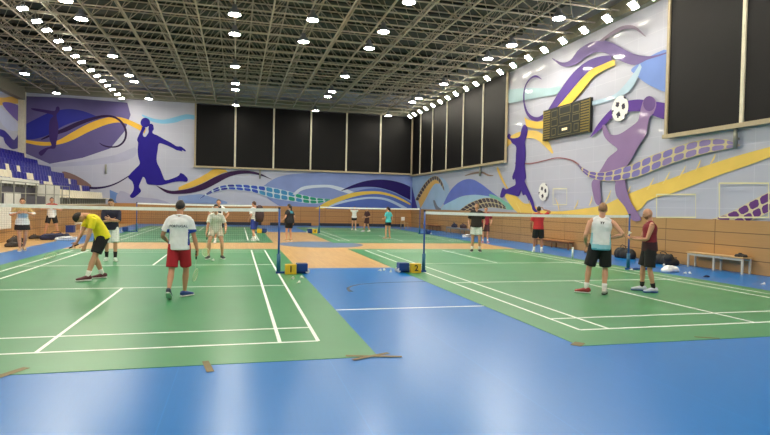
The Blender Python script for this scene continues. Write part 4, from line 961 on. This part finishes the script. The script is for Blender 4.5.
# shuttlecocks
def shuttle():
    r = empty('shuttlecock')
    bm = bmesh.new(); lathe(bm, [(0.006, 0), (0.011, 0.003), (0.0135, 0.012), (0.0135, 0.026), (0.012, 0.028)], 12); obj('cork', bm, mat('cork_white', (232, 226, 210), 0.5), r, True)
    bm = bmesh.new(); n = 16; rings = []
    for rr, z, dr in ((0.012, 0.026, 0), (0.020, 0.052, 0.0012), (0.033, 0.085, 0.004)):
        rings.append([bm.verts.new(((rr + (dr if j % 2 else -dr)) * math.cos(2 * PI * j / n), (rr + (dr if j % 2 else -dr)) * math.sin(2 * PI * j / n), z)) for j in range(n)])
    rings.append([bm.verts.new((v.co.x * 0.95, v.co.y * 0.95, v.co.z)) for v in rings[-1]]); rings.append([bm.verts.new((v.co.x * 0.9, v.co.y * 0.9, v.co.z)) for v in rings[1]])
    for A, B in zip(rings, rings[1:]):
        for j in range(n): bm.faces.new((A[j], A[(j + 1) % n], B[(j + 1) % n], B[j]))
    obj('feather_skirt', bm, mat('feather_white', (244, 244, 238), 0.7), r)
    return r
sh0 = shuttle(); first = True
def put_shuttle(x, y, rz, lb, stand=False, z=0.0065):
    global first
    o = sh0 if first else copy_tree(sh0); first = False
    if stand: o.location = (x, y, z + 0.086); o.rotation_euler = (PI, 0, rz)
    else: o.location = (x, y, z + 0.0135); o.rotation_euler = (PI / 2 - 0.24, 0, rz)
    tag(o, lb, 'shuttlecock', 'shuttlecocks on the floor'); return o
put_shuttle(0.20, -1.02, 0.6, 'white shuttlecock on the left court line, nearest the yellow box marked 1')
put_shuttle(0.25, -1.78, 2.2, 'white shuttlecock on the green mat, closest to the camera of the three before box 1')
put_shuttle(0.49, -1.0, 4.0, 'white shuttlecock at the right edge of the left mat, below the blue weight')
put_shuttle(2.52, 0.3, 1.0, 'white shuttlecock on the blue floor before box 2, leftmost of three', False, 0.0025)
put_shuttle(2.66, 0.30, 2.6, 'white shuttlecock on the blue floor before box 2, middle one of three', False, 0.0025)
put_shuttle(2.79, 0.05, 0, 'white shuttlecock standing upright by the blue weight of the right post', True, 0.0025)
put_shuttle(-1.66, 3.06, 1.2, 'white shuttlecock on the green mat at the feet of the receiving player')
put_shuttle(11.66, 0.85, 2.0, 'white shuttlecock on the blue strip beside the black bag by the wall', False, 0.0025)
put_shuttle(10.70, -0.98, 0.3, 'white shuttlecock just right of the white plastic bag, the farther of two', False, 0.0025)
put_shuttle(10.84, -1.12, 3.0, 'white shuttlecock right of the white plastic bag, the closer of two', False, 0.0025)
put_shuttle(10.90, -3.12, 1.0, 'white shuttlecock on the blue strip at the right edge of the picture', False, 0.0025)
put_shuttle(9.62, -0.2, 1.0, 'white shuttlecock at the foot of the net post behind the bald man', False)

# things along the right wall
stool('long pale bench with metal legs standing against the right wooden wall', (12.5, -0.33, 0.002), PI / 2, 1.98, 0.34, 0.46, TANWOOD, mat('bench_legs', (206, 200, 184), 0.4), 'bench', 'bench')
bag('black clothing bag lying on the right end of the pale bench', (12.5, -1.1, 0.462), PI / 2, (0.34, 0.2, 0.1), DARK)
stool('low brown wooden bench by the right wall behind the man in the red shirt', (12.45, 8.2, 0.002), PI / 2, 2.6, 0.3, 0.34, mat('gym_bench_wood', (170, 110, 60), 0.45), mat('gym_bench_leg', (130, 84, 48), 0.5), 'bench', 'bench')
BLK = mat('black_bag_cloth', (26, 26, 28), 0.75)
bag('big black sports bag at the right wall behind the bald man', (12.15, 1.36, 0.002), 1.45, (1.05, 0.5, 0.38), BLK)
bag('black sports bag with a grey edge behind the larger bag at the right wall', (12.4, 2.28, 0.002), 1.5, (0.62, 0.4, 0.42), BLK)
bag('black sports bag lying by the right wall behind the net post', (12.25, 3.4, 0.002), 1.5, (1.0, 0.42, 0.44), BLK)
bag('tan cloth bag beside the wall left of the black bag behind the net post', (12.3, 5.3, 0.002), 1.4, (0.7, 0.4, 0.34), mat('tan_cloth', (150, 112, 76), 0.8))
soft_box('plastic_bag', 'white crumpled plastic bag lying on the blue strip right of the bald man', 'bag', (10.62, -0.62, 0.002), 0.3, (0.62, 0.34, 0.2), mat('plastic_white', (236, 238, 240), 0.35), None, 0.6)
soft_box('cloth', 'small dark blue cloth lying on the blue strip below the bench', 'cloth', (10.78, -1.68, 0.002), 0.3, (0.2, 0.12, 0.05), CLB, None, 0.2)
r = empty('shuttle_tube', (10.1, 3.25, 0.006)); tag(r, 'white upright shuttlecock tube on the court edge left of the man in white vest', 'tube')
bm = bmesh.new(); lathe(bm, [(0.034, 0), (0.034, 0.36)], 16); obj('tube', bm, mat('tube_white', (226, 232, 232), 0.4), r, True)
bm = bmesh.new(); lathe(bm, [(0.036, 0.36), (0.036, 0.38), (0.03, 0.385)], 16); obj('lid', bm, WHITE_PLASTIC, r, True)
# far right: benches, bags, chair
stool('long low grey bench standing along the far right wall beside the deep court', (12.1, 17.6, 0.002), PI / 2, 4.6, 0.34, 0.42, mat('bench_grey', (150, 150, 156), 0.5), GREY_STEEL, 'bench', 'bench')
for i, (y, d, c, lb) in enumerate(((16.0, (0.6, 0.3, 0.3), (34, 36, 52), 'dark bag sitting on the grey far bench, nearest the camera end'), (17.5, (0.7, 0.3, 0.28), (60, 40, 48), 'dark maroon bag sitting on the grey far bench, in its middle'), (18.9, (0.6, 0.3, 0.3), (34, 40, 70), 'navy bag sitting on the grey far bench, at its far end'))):
    bag(lb, (12.1, y, 0.424), PI / 2, d, mat('far_bag_%d' % i, c, 0.7))
bag('white and grey bag on the floor before the far grey bench', (11.4, 15.2, 0.002), 0.4, (0.7, 0.34, 0.22), CLW)
stool('low brown bench along the right wall near the deep corner', (12.42, 24.0, 0.002), PI / 2, 3.0, 0.3, 0.4, mat('gym_bench_wood', (170, 110, 60), 0.45), mat('gym_bench_leg', (130, 84, 48), 0.5), 'bench', 'bench')
r = empty('chair', (10.9, 25.6, 0.002), 0.5); tag(r, 'small wooden chair with a white towel near the deep right corner', 'chair')
boxo('seat', -0.21, 0.21, -0.21, 0.21, 0.41, 0.45, TANWOOD, r, 0.01); boxo('backrest', -0.21, 0.21, 0.17, 0.20, 0.55, 0.84, TANWOOD, r, 0.01)
for sx in (-1, 1):
    for sy in (-1, 1): boxo('leg', sx * 0.18 - 0.018, sx * 0.18 + 0.018, sy * 0.18 - 0.018, sy * 0.18 + 0.018, 0, 0.41 if sy < 0 else 0.6, TANWOOD, r)
tw = empty('towel', (10.9, 25.6, 0.002), 0.5); tag(tw, 'white towel hanging over the back of the small wooden chair', 'towel')
bm = bmesh.new()
tp = [(0.155, 0.62), (0.15, 0.80), (0.16, 0.858), (0.185, 0.87), (0.21, 0.858), (0.22, 0.80), (0.215, 0.60)]; tp = tp + [(0.205, 0.60), (0.21, 0.795), (0.203, 0.85), (0.185, 0.858), (0.167, 0.85), (0.16, 0.795), (0.165, 0.62)]
a = [bm.verts.new((-0.17, y, z)) for y, z in tp]; b = [bm.verts.new((0.17, y, z)) for y, z in tp]; n = len(tp)
bm.faces.new(a); bm.faces.new(b[::-1])
for i in range(n): bm.faces.new((a[i], b[i], b[(i + 1) % n], a[(i + 1) % n]))
obj('cloth', bm, mat('towel_white', (240, 238, 232), 0.9), tw)
# ------------------------------------------------------------------ the people
def face(fx, fy): return math.atan2(-fx, fy)
BLACKS = {'col': ('black', (24, 24, 28)), 'len': 0.72, 'wide': 1.02}
WSOCK = ('white', (232, 230, 226), 0.10)
DH = ('dark', (34, 26, 22))
GP = 'players on the courts'; GO = 'people waiting around the courts'
FINE, MID, FAR = 0.007, 0.0085, 0.011
person('A', 'person in white shirt and red shorts seen from behind, racket in right hand', (-1.93, -3.24, 0.007), face(0.12, 1), 1.70,
    dict(lean=3, R=(0.075, 0.12, 0), L=(-0.09, -0.34, 0), Ll=30, Rt=-34, Lt=6, hip=(0, 0), Rh=(0.30, 0.07, 0.83), Lh=(-0.24, 0.20, 0.98), Rd=(0.0, 0.35, -0.94), Rp=(-1, 0.1, 0), Rc=62, head=(0, -6)),
    dict(voxel=FINE, skin=(196, 142, 110), skinname='tanned', hair=('near_black', (32, 26, 24), 0.1), bulk=1.0, sw=0.178,
         shirt=dict(cols=[('white', (236, 237, 238)), ('royal_blue', (42, 66, 160))], sleeve=0.72, hem=0.09, loose=0.024, collar=('white', (236, 237, 238)), pick=lambda u, s, f: 1 if abs(s) > 0.158 and -0.50 < u < -0.22 and f > -0.07 else 0),
         shorts=dict(col=('red', (176, 30, 44)), len=0.86, wide=1.02), shoe=[('blue', (48, 70, 140)), ('slate', (58, 64, 84))]))
t = text_bm('PORTUGAL', 0.058); on_shirt('A', 'lettering', t, -0.165, mat('print_navy', (34, 40, 72), 0.7), 0.004, 'dark PORTUGAL lettering')
person('B', 'person in yellow shirt and black shorts bending forward on the left court', (-3.84, -0.75, 0.007), face(-0.88, -0.45), 1.76,
    dict(lean=42, level=False, head=(0, -66), R=(0.19, -0.24, 0), L=(-0.13, 0.14, 0), hip=(0, -0.17), hipz=0.905, Rt=-4, Lt=6, Rh=(0.10, 0.30, 0.72), Lh=(-0.17, 0.20, 0.68), Rd=(0, 0.6, -0.8), Rp=(-1, 0, 0), Rc=62, Re=(0.4, -0.6, 0.2), Le=(-0.4, -0.6, 0.2)),
    dict(voxel=FINE, leg=1.08, skin=(204, 152, 122), hair=DH + (0.1,), shirt=dict(cols=[('yellow', (244, 226, 40))], sleeve=0.68, hem=0.07, loose=0.03),
         shorts=dict(col=('black', (24, 24, 28)), len=0.80, wide=1.1), sock=WSOCK, shoe=[('maroon', (92, 40, 50))]))
person('C', 'person in navy shirt and white shorts standing with folded arms behind the yellow player', (-4.28, 3.19, 0.007), face(0.16, -1), 1.72,
    dict(lean=3, R=(0.11, -0.10, 0), L=(-0.11, 0.06, 0), Rh=(-0.03, 0.27, 1.12), Lh=(0.02, 0.29, 1.17), Re=(1, -0.3, -0.9), Le=(-1, -0.3, -0.9), Rp=(0, -1, 0), Lp=(0, -1, 0), head=(8, -16)),
    dict(voxel=MID, hair=DH + (0.1,), shirt=dict(cols=[('navy', (28, 30, 56))], sleeve=0.95, hem=0.08, loose=0.032, collar=('navy', (28, 30, 56))),
         shorts=dict(col=('white', (232, 232, 230)), len=0.95, wide=1.08), sock=('black', (30, 28, 30), 0.16), shoe=[('pale_green', (188, 206, 190))]))
person('D', 'person in pale shirt and short black skirt walking at the left edge', (-7.49, 6.46, 0.004), face(0.35, -1), 1.69,
    dict(lean=2, R=(0.06, 0.10, 0), L=(-0.05, -0.12, 0), Ll=14, Rh=(0.13, 0.25, 1.24), Lh=(-0.13, 0.25, 1.24), Re=(1, -0.2, -0.6), Le=(-1, -0.2, -0.6), Rp=(-0.5, -1, 0), Lp=(0.5, -1, 0), head=(0, -8)),
    dict(voxel=MID, fem=True, hair=('brown', (70, 46, 32), 0.3), shirt=dict(cols=[('soft_white', (226, 230, 236)), ('ochre', (176, 150, 96)), ('pale_blue', (156, 184, 216))], sleeve=0.9, hem=0.10, loose=0.03, pick=lambda u, s, f: 1 if u > -0.17 else (2 if -0.36 < u < -0.18 and abs(s) < 0.12 else 0)),
         shorts=dict(col=('black', (24, 24, 28)), skirt=0.26), shoe=[('sand', (186, 156, 122))]))
person('E', 'person in white shirt with red shoulders and black shorts before the stand', (-8.75, 13.74, 0.004), face(0.35, -1), 1.75,
    dict(lean=2, R=(0.27, 0.0, 0), L=(-0.27, 0.0, 0), Rh=(0.20, 0.24, 1.24), Lh=(-0.16, 0.24, 1.22), Re=(1, -0.2, -0.4), Le=(-1, -0.2, -0.4), Rp=(-0.5, -1, 0), Lp=(0.5, -1, 0)),
    dict(voxel=MID, hair=DH + (0.1,), shirt=dict(cols=[('white', (236, 237, 238)), ('brick_red', (170, 50, 44))], sleeve=0.7, hem=0.08, loose=0.03, pick=lambda u, s, f: 1 if u > -0.13 else 0),
         shorts=BLACKS, shoe=[('charcoal', (50, 48, 52))]))
person('F', 'person in white polo shirt crouching to receive, racket held low', (-1.56, 3.63, 0.007), face(0.02, -1), 1.72,
    dict(lean=26, R=(0.20, 0.03, 0), L=(-0.19, 0.0, 0), hipz=0.87, hip=(0, -0.16), Rt=-18, Lt=18, Rh=(0.27, 0.20, 0.74), Lh=(-0.28, 0.20, 0.84), Rd=(0, 0.1, -1), Rp=(-1, 0, 0), Rc=62, head=(0, 6)),
    dict(voxel=MID, sw=0.168, bulk=0.95, hair=DH + (0.2,), shirt=dict(cols=[('cream_white', (228, 224, 216))], sleeve=0.7, hem=0.06, loose=0.03, collar=('cream_white', (228, 224, 216))),
         shorts=dict(col=('stone', (206, 196, 178)), len=0.55, wide=1.02), shoe=[('dark', (44, 44, 46))]))
person('G', 'person with dark front on a white shirt, standing far behind the crouching receiver', (-1.69, 10.34, 0.003), face(0.02, -1), 1.79,
    dict(lean=2, Rh=(0.24, 0.05, 0.98), Lh=(-0.24, 0.05, 0.98), Re=(1, -0.5, 0), Le=(-1, -0.5, 0)),
    dict(voxel=FAR, hair=DH + (0.1,), shirt=dict(cols=[('white', (236, 237, 238)), ('black', (30, 28, 32))], sleeve=0.7, pick=lambda u, s, f: 1 if f > 0 and abs(s) < 0.10 else 0),
         shorts=BLACKS, sock=WSOCK, shoe=[('white', (220, 220, 220))]))
person('H', 'person in white shirt and blue shorts stepping left with a dark bag behind', (-0.20, 11.66, 0.0075), face(-0.6, 0.8), 1.78,
    dict(lean=4, R=(0.10, 0.24, 0), L=(-0.12, -0.20, 0), Rh=(0.22, 0.16, 1.02), Lh=(-0.24, 0.10, 0.90), head=(-12, -4)),
    dict(voxel=FAR, hair=('brown', (70, 46, 32), 0.1), shirt=dict(cols=[('white', (236, 237, 238))], sleeve=0.7, hem=0.06),
         shorts=dict(col=('royal_blue', (42, 66, 160)), len=0.9, wide=1.08), sock=WSOCK, shoe=[('white', (220, 220, 220))]))
person('I', 'person in black top with a teal scarf standing beside the aisle net post', (1.31, 11.76, 0.003), face(-0.55, 0.7), 1.66,
    dict(lean=2, R=(0.13, 0.0, 0), L=(-0.13, 0.03, 0), Rh=(0.31, 0.04, 0.88), Lh=(-0.30, 0.16, 0.98), head=(-15, 0)),
    dict(voxel=FAR, fem=True, hair=('near_black', (32, 26, 24), 0.4, 0.26, 0.06), bulk=1.2, shirt=dict(cols=[('black', (26, 26, 30)), ('teal', (60, 132, 150))], sleeve=0.6, hem=0.12, loose=0.06, pick=lambda u, s, f: 1 if u > -0.14 and abs(s) < 0.09 else 0),
         shorts=BLACKS, shoe=[('sand', (186, 156, 122))]))
person('J', 'person in white top and black shorts holding hands to the head, deep in the hall', (6.65, 23.2, 0.007), face(-0.3, -1), 1.58,
    dict(lean=2, R=(0.13, 0, 0), Rh=(0.15, 0.10, 1.62), Lh=(-0.15, 0.10, 1.60), Re=(1, 0.1, -0.2), Le=(-1, 0.1, -0.2)),
    dict(voxel=FAR, fem=True, hair=('brown', (70, 46, 32), 0.3), shirt=dict(cols=[('white', (236, 237, 238))], sleeve=0.5), shorts=dict(col=('black', (24, 24, 28)), len=0.5), shoe=[('white', (220, 220, 220))]))
person('K', 'person in dark maroon clothes standing left of the teal shirt, deep in the hall', (7.09, 21.26, 0.007), face(-0.9, -0.4), 1.56,
    dict(lean=4, R=(0.09, 0.2, 0), L=(-0.1, -0.14, 0), Rh=(0.2, 0.25, 1.0), Lh=(-0.2, 0.2, 1.02)),
    dict(voxel=FAR, hair=('brown', (70, 46, 32), 0.2), shirt=dict(cols=[('dark_maroon', (72, 44, 50))], sleeve=0.8), shorts=dict(col=('dark_maroon', (66, 42, 48)), len=0.8), shoe=[('white', (220, 220, 220))]))
person('L', 'person in teal shirt and black shorts with black hair on the far right court', (6.4, 13.6, 0.007), face(-0.45, 0.8), 1.62,
    dict(lean=2, R=(0.14, 0.0, 0), L=(-0.14, 0.02, 0), Rh=(0.22, 0.12, 0.92), Lh=(-0.2, 0.24, 1.06), head=(-20, -4)),
    dict(voxel=FAR, fem=True, hair=('near_black', (32, 26, 24), 0.4, 0.14, 0.05), shirt=dict(cols=[('bright_teal', (70, 174, 180))], sleeve=0.6, hem=0.05), shorts=dict(col=('black', (24, 24, 28)), len=0.45), shoe=[('sand', (186, 156, 122))]))
person('M', 'person in black shirt and white shorts standing behind the right foreground net', (7.74, 5.94, 0.007), face(-0.42, -1), 1.86,
    dict(lean=1, R=(0.13, 0.0, 0), L=(-0.13, 0.0, 0), Rh=(0.26, 0.06, 0.90), Lh=(-0.26, 0.06, 0.90)),
    dict(voxel=MID, hair=('grey_brown', (96, 78, 66), 0.1), bulk=1.06, shirt=dict(cols=[('off_black', (36, 30, 30))], sleeve=0.72, hem=0.08, loose=0.03),
         shorts=dict(col=('white', (232, 232, 230)), len=0.72, wide=1.1), sock=WSOCK, shoe=[('charcoal', (50, 48, 52))]))
person('N', 'person in maroon shirt and dark shorts half hidden behind the black shirted player', (10.45, 10.9, 0.003), face(-0.5, -1), 1.72,
    dict(lean=2, Rh=(0.25, 0.06, 0.92), Lh=(-0.25, 0.1, 0.94)),
    dict(voxel=FAR, hair=DH + (0.1,), shirt=dict(cols=[('crimson', (140, 36, 52))], sleeve=0.7), shorts=dict(col=('dark_maroon', (66, 42, 48)), len=0.85), sock=WSOCK, shoe=[('pink', (206, 140, 150))]))
person('O', 'person in red shirt and black shorts near the right wall raising a hand', (10.2, 5.69, 0.0075), face(0.5, 0.85), 1.77,
    dict(lean=1, R=(0.14, 0.0, 0), L=(-0.14, 0.05, 0), Rh=(0.18, 0.08, 1.62), Re=(1, 0.0, 0.1), Rd=(-0.5, 0.2, 0.8), Lh=(-0.27, 0.05, 0.88), head=(0, 0)),
    dict(voxel=MID, skin=(170, 116, 92), skinname='brown', hair=DH + (0.15,), shirt=dict(cols=[('red_shirt', (196, 44, 50))], sleeve=0.7, hem=0.07, loose=0.035),
         shorts=dict(col=('black', (24, 24, 28)), len=0.88, wide=1.1), sock=WSOCK, shoe=[('white', (220, 220, 220))]))
person('P', 'person in sleeveless white and teal shirt with hands on hips on the right court', (5.93, -3.84, 0.0075), face(0.50, 0.86), 1.83,
    dict(lean=1, side=2.5, R=(0.15, -0.02, 0), L=(-0.17, 0.03, 0), Rt=-12, Lt=72, hip=(0.06, 0), Rh=(0.235, 0.03, 1.07), Lh=(-0.19, 0.13, 0.95), Re=(1, -0.55, 0.0), Le=(-0.35, -1, 0.0), Rd=(-0.7, -0.1, -0.5), Ld=(0.45, 0.5, -0.6), Rp=(-0.6, 0.0, 0.4), Lp=(0.7, -0.3, 0), Rc=20, Lc=20, Lk=(-0.6, 0.8, 0), head=(14, -4)),
    dict(voxel=FINE, skin=(214, 158, 128), skinname='fair', hair=('light_brown', (150, 112, 78), 0.1), sw=0.195, shirt=dict(cols=[('white', (238, 239, 240)), ('pale_teal', (150, 204, 220)), ('mid_teal', (78, 160, 186))], sleeve=0, hem=0.10, loose=0.03, pick=lambda u, s, f: 2 if u < -0.565 else (1 if u < -0.49 or (abs(s) > 0.15 and u < -0.28) else 0)),
         shorts=dict(col=('black', (24, 24, 28)), len=0.90, wide=1.12), sock=WSOCK, shoe=[('white_black', (214, 206, 204), ('black', (40, 36, 36))), ('red', (150, 50, 50))]))
bm = bmesh.new()
for a, b in (((-0.034, 0.022), (-0.014, -0.004)), ((-0.006, 0.024), (-0.026, -0.026)), ((0.006, 0.022), (0.022, -0.004)), ((0.034, 0.024), (0.012, -0.026))):
    a, b = V(a + (0,)), V(b + (0,)); d = (b - a).normalized(); n = V((-d.y, d.x, 0)) * 0.0065
    bm.faces.new([bm.verts.new(p) for p in (a - n, a + n, b + n, b - n)])
on_shirt('P', 'logo', bm, -0.085, mat('print_black', (30, 32, 36), 0.7), 0.004, 'small dark double Y shaped logo')
person('Q', 'bald bearded person in maroon sleeveless shirt holding a shuttlecock on the right court', (7.27, -3.72, 0.0075), face(-0.80, 0.42), 1.74,
    dict(lean=1, R=(0.10, 0.10, 0), L=(-0.11, -0.08, 0), Rt=-6, Lt=14, Rh=(0.10, 0.35, 1.11), Lh=(-0.09, 0.33, 1.09), Re=(0.5, -1, -0.2), Le=(-0.5, -1, -0.2), Rp=(-0.3, 0, 1), Lp=(0.3, 0, 1), Rc=36, Lc=36, head=(-4, -12)),
    dict(voxel=FINE, skin=(206, 152, 124), beard=(140, 98, 78), bulk=1.04, shirt=dict(cols=[('maroon', (128, 30, 44)), ('dark_wine', (56, 24, 34))], sleeve=0, hem=0.10, loose=0.03, pick=lambda u, s, f: 1 if u < -0.40 else 0),
         shorts=dict(col=('black', (24, 24, 28)), len=0.92, wide=1.12), sock=('black', (30, 28, 30), 0.09), shoe=[('white_blue', (206, 212, 230), ('blue', (58, 80, 168)))]))

# rackets
def racket_proto():
    r = empty('racket')
    bm = bmesh.new(); tube(bm, [(0, 0, -0.09), (0, 0, -0.085), (0, 0, 0.085), (0, 0, 0.10)], [0.016, 0.0145, 0.0135, 0.009], 10); obj('handle', bm, DARK, r, True)
    bm = bmesh.new(); tube(bm, [(0, 0, 0.095), (0, 0, 0.345)], 0.0042, 8); obj('shaft', bm, mat('racket_shaft', (200, 200, 196), 0.35), r, True)
    bm = bmesh.new(); tube(bm, [(0.10 * math.sin(a) * (1 + 0.06 * math.cos(a)), 0, 0.465 - 0.123 * math.cos(a)) for a in [2 * PI * i / 40 for i in range(40)]], 0.0062, 8, closed=True); hd = obj('head_frame', bm, mat('racket_head', (224, 222, 196), 0.3), r, True)
    bm = bmesh.new(); c = 0.0007; first = None
    zs = [0.355 + 0.22 * i / 20 for i in range(21)]; xs_ = [-0.09 + 0.18 * i / 18 for i in range(19)]
    def s2(p, q, d):
        p, q, d = V(p), V(q), V(d); bm.faces.new([bm.verts.new(v) for v in (p - d, p + d, q + d, q - d)])
    for x in xs_:
        h = 0.12 * math.sqrt(max(0, 1 - (x / 0.1) ** 2)); s2((x, 0, 0.465 - h), (x, 0, 0.465 + h), (c, 0, 0))
    for z in zs:
        w = 0.1 * math.sqrt(max(0, 1 - ((z - 0.465) / 0.121) ** 2)); s2((-w, 0, z), (w, 0, z), (0, 0, c))
    o = obj('strings', bm, mat('racket_strings', (214, 220, 150), 0.5), r); o['kind'] = 'stuff'
    return r
rp = racket_proto(); rfirst = True
def give_racket(key, hand, d, across, lb):
    global rfirst
    o = rp if rfirst else copy_tree(rp); rfirst = False
    z = V(d).normalized(); x = V(across); x = (x - z * x.dot(z)).normalized(); y = z.cross(x)
    o.rotation_euler = Matrix((x, y, z)).transposed().to_euler(); o.location = HANDS[key][hand][0]
    tag(o, lb, 'racket', 'badminton rackets')
give_racket('A', 'R', (-0.06, 0.56, -0.83), (0.35, 1, 0.2), 'racket with pale strings hanging from the hand of the red shorts player')
give_racket('B', 'R', (-0.9, -0.1, -0.42), (0.2, -0.8, 0.5), 'racket with white frame held low by the bending yellow player')
give_racket('F', 'R', (-0.06, -0.22, -0.97), (1, 0, 0), 'racket with pale frame held low by the crouching receiver')
o = put_shuttle(0, 0, 0, 'white shuttlecock held in the hands of the bald bearded man'); h = HANDS['Q']['L'][0] + HANDS['Q']['L'][2] * 0.03 + V((-0.03, 0.02, 0.02)); o.location = h; o.rotation_euler = (0.3, 0.5, 0)
# dark bag worn behind the blue shorts player
hb = HANDS['H']; bp = hb['Mw'] @ (hb['P'] + hb['d2'] * 0.24 - hb['fw'] * 0.28 + hb['ss'] * 0.02)
r = empty('racket_bag', bp, hb['root'].rotation_euler[2]); tag(r, 'dark brown racket bag on the back of the person in blue shorts', 'bag')
bm = bmesh.new()
loft(bm, [(0, 0, -0.36), (0, -0.02, -0.32), (0, -0.03, -0.1), (0, -0.03, 0.18), (0, -0.01, 0.34), (0, 0, 0.38)], [(0.10, 0.04), (0.18, 0.10), (0.21, 0.13), (0.19, 0.12), (0.13, 0.08), (0.06, 0.03)], (1, 0, 0), 18, True, 2.6)
obj('body', bm, mat('bag_brown', (60, 44, 46), 0.8), r, True)
bm = bmesh.new(); tube(bm, [(0.1, 0.06, 0.27), (0.11, 0.14, 0.32), (0.10, 0.20, 0.30)], 0.014, 6); obj('strap', bm, DARK, r, True)

# ------------------------------------------------------------------ camera, world, view
CAMP = V((-0.986, -13.426, 1.6665)); yaw, pit, rol, F_ = 0.2606, -0.021, 0.0212, 557.63
fwd = V((math.sin(yaw) * math.cos(pit), math.cos(yaw) * math.cos(pit), math.sin(pit))); rt = V((math.cos(yaw), -math.sin(yaw), 0)); upv = rt.cross(fwd)
R_ = rt * math.cos(rol) + upv * math.sin(rol); U_ = upv * math.cos(rol) - rt * math.sin(rol)
cd = bpy.data.cameras.new('camera'); cam = bpy.data.objects.new('camera', cd); COL.objects.link(cam)
M = Matrix((R_, U_, -fwd)).transposed().to_4x4(); M.translation = CAMP; cam.matrix_world = M
cd.sensor_width = 36; cd.lens = F_ / 770 * 36; cd.clip_end = 200
SC.camera = cam
w = bpy.data.worlds.new('world'); SC.world = w; w.use_nodes = True
w.node_tree.nodes['Background'].inputs[0].default_value = (0.02, 0.022, 0.025, 1); w.node_tree.nodes['Background'].inputs[1].default_value = 0.2
SC.view_settings.view_transform = 'Standard'; SC.view_settings.look = 'None'; SC.view_settings.gamma = 1.0; SC.view_settings.use_curve_mapping = False
SC.view_settings.exposure = EXPO
SC.cycles.max_bounces = 6; SC.cycles.diffuse_bounces = 4; SC.cycles.glossy_bounces = 3; SC.cycles.transparent_max_bounces = 8
SC.cycles.sample_clamp_indirect = 4.0; SC.cycles.use_denoising = True; SC.cycles.caustics_reflective = False
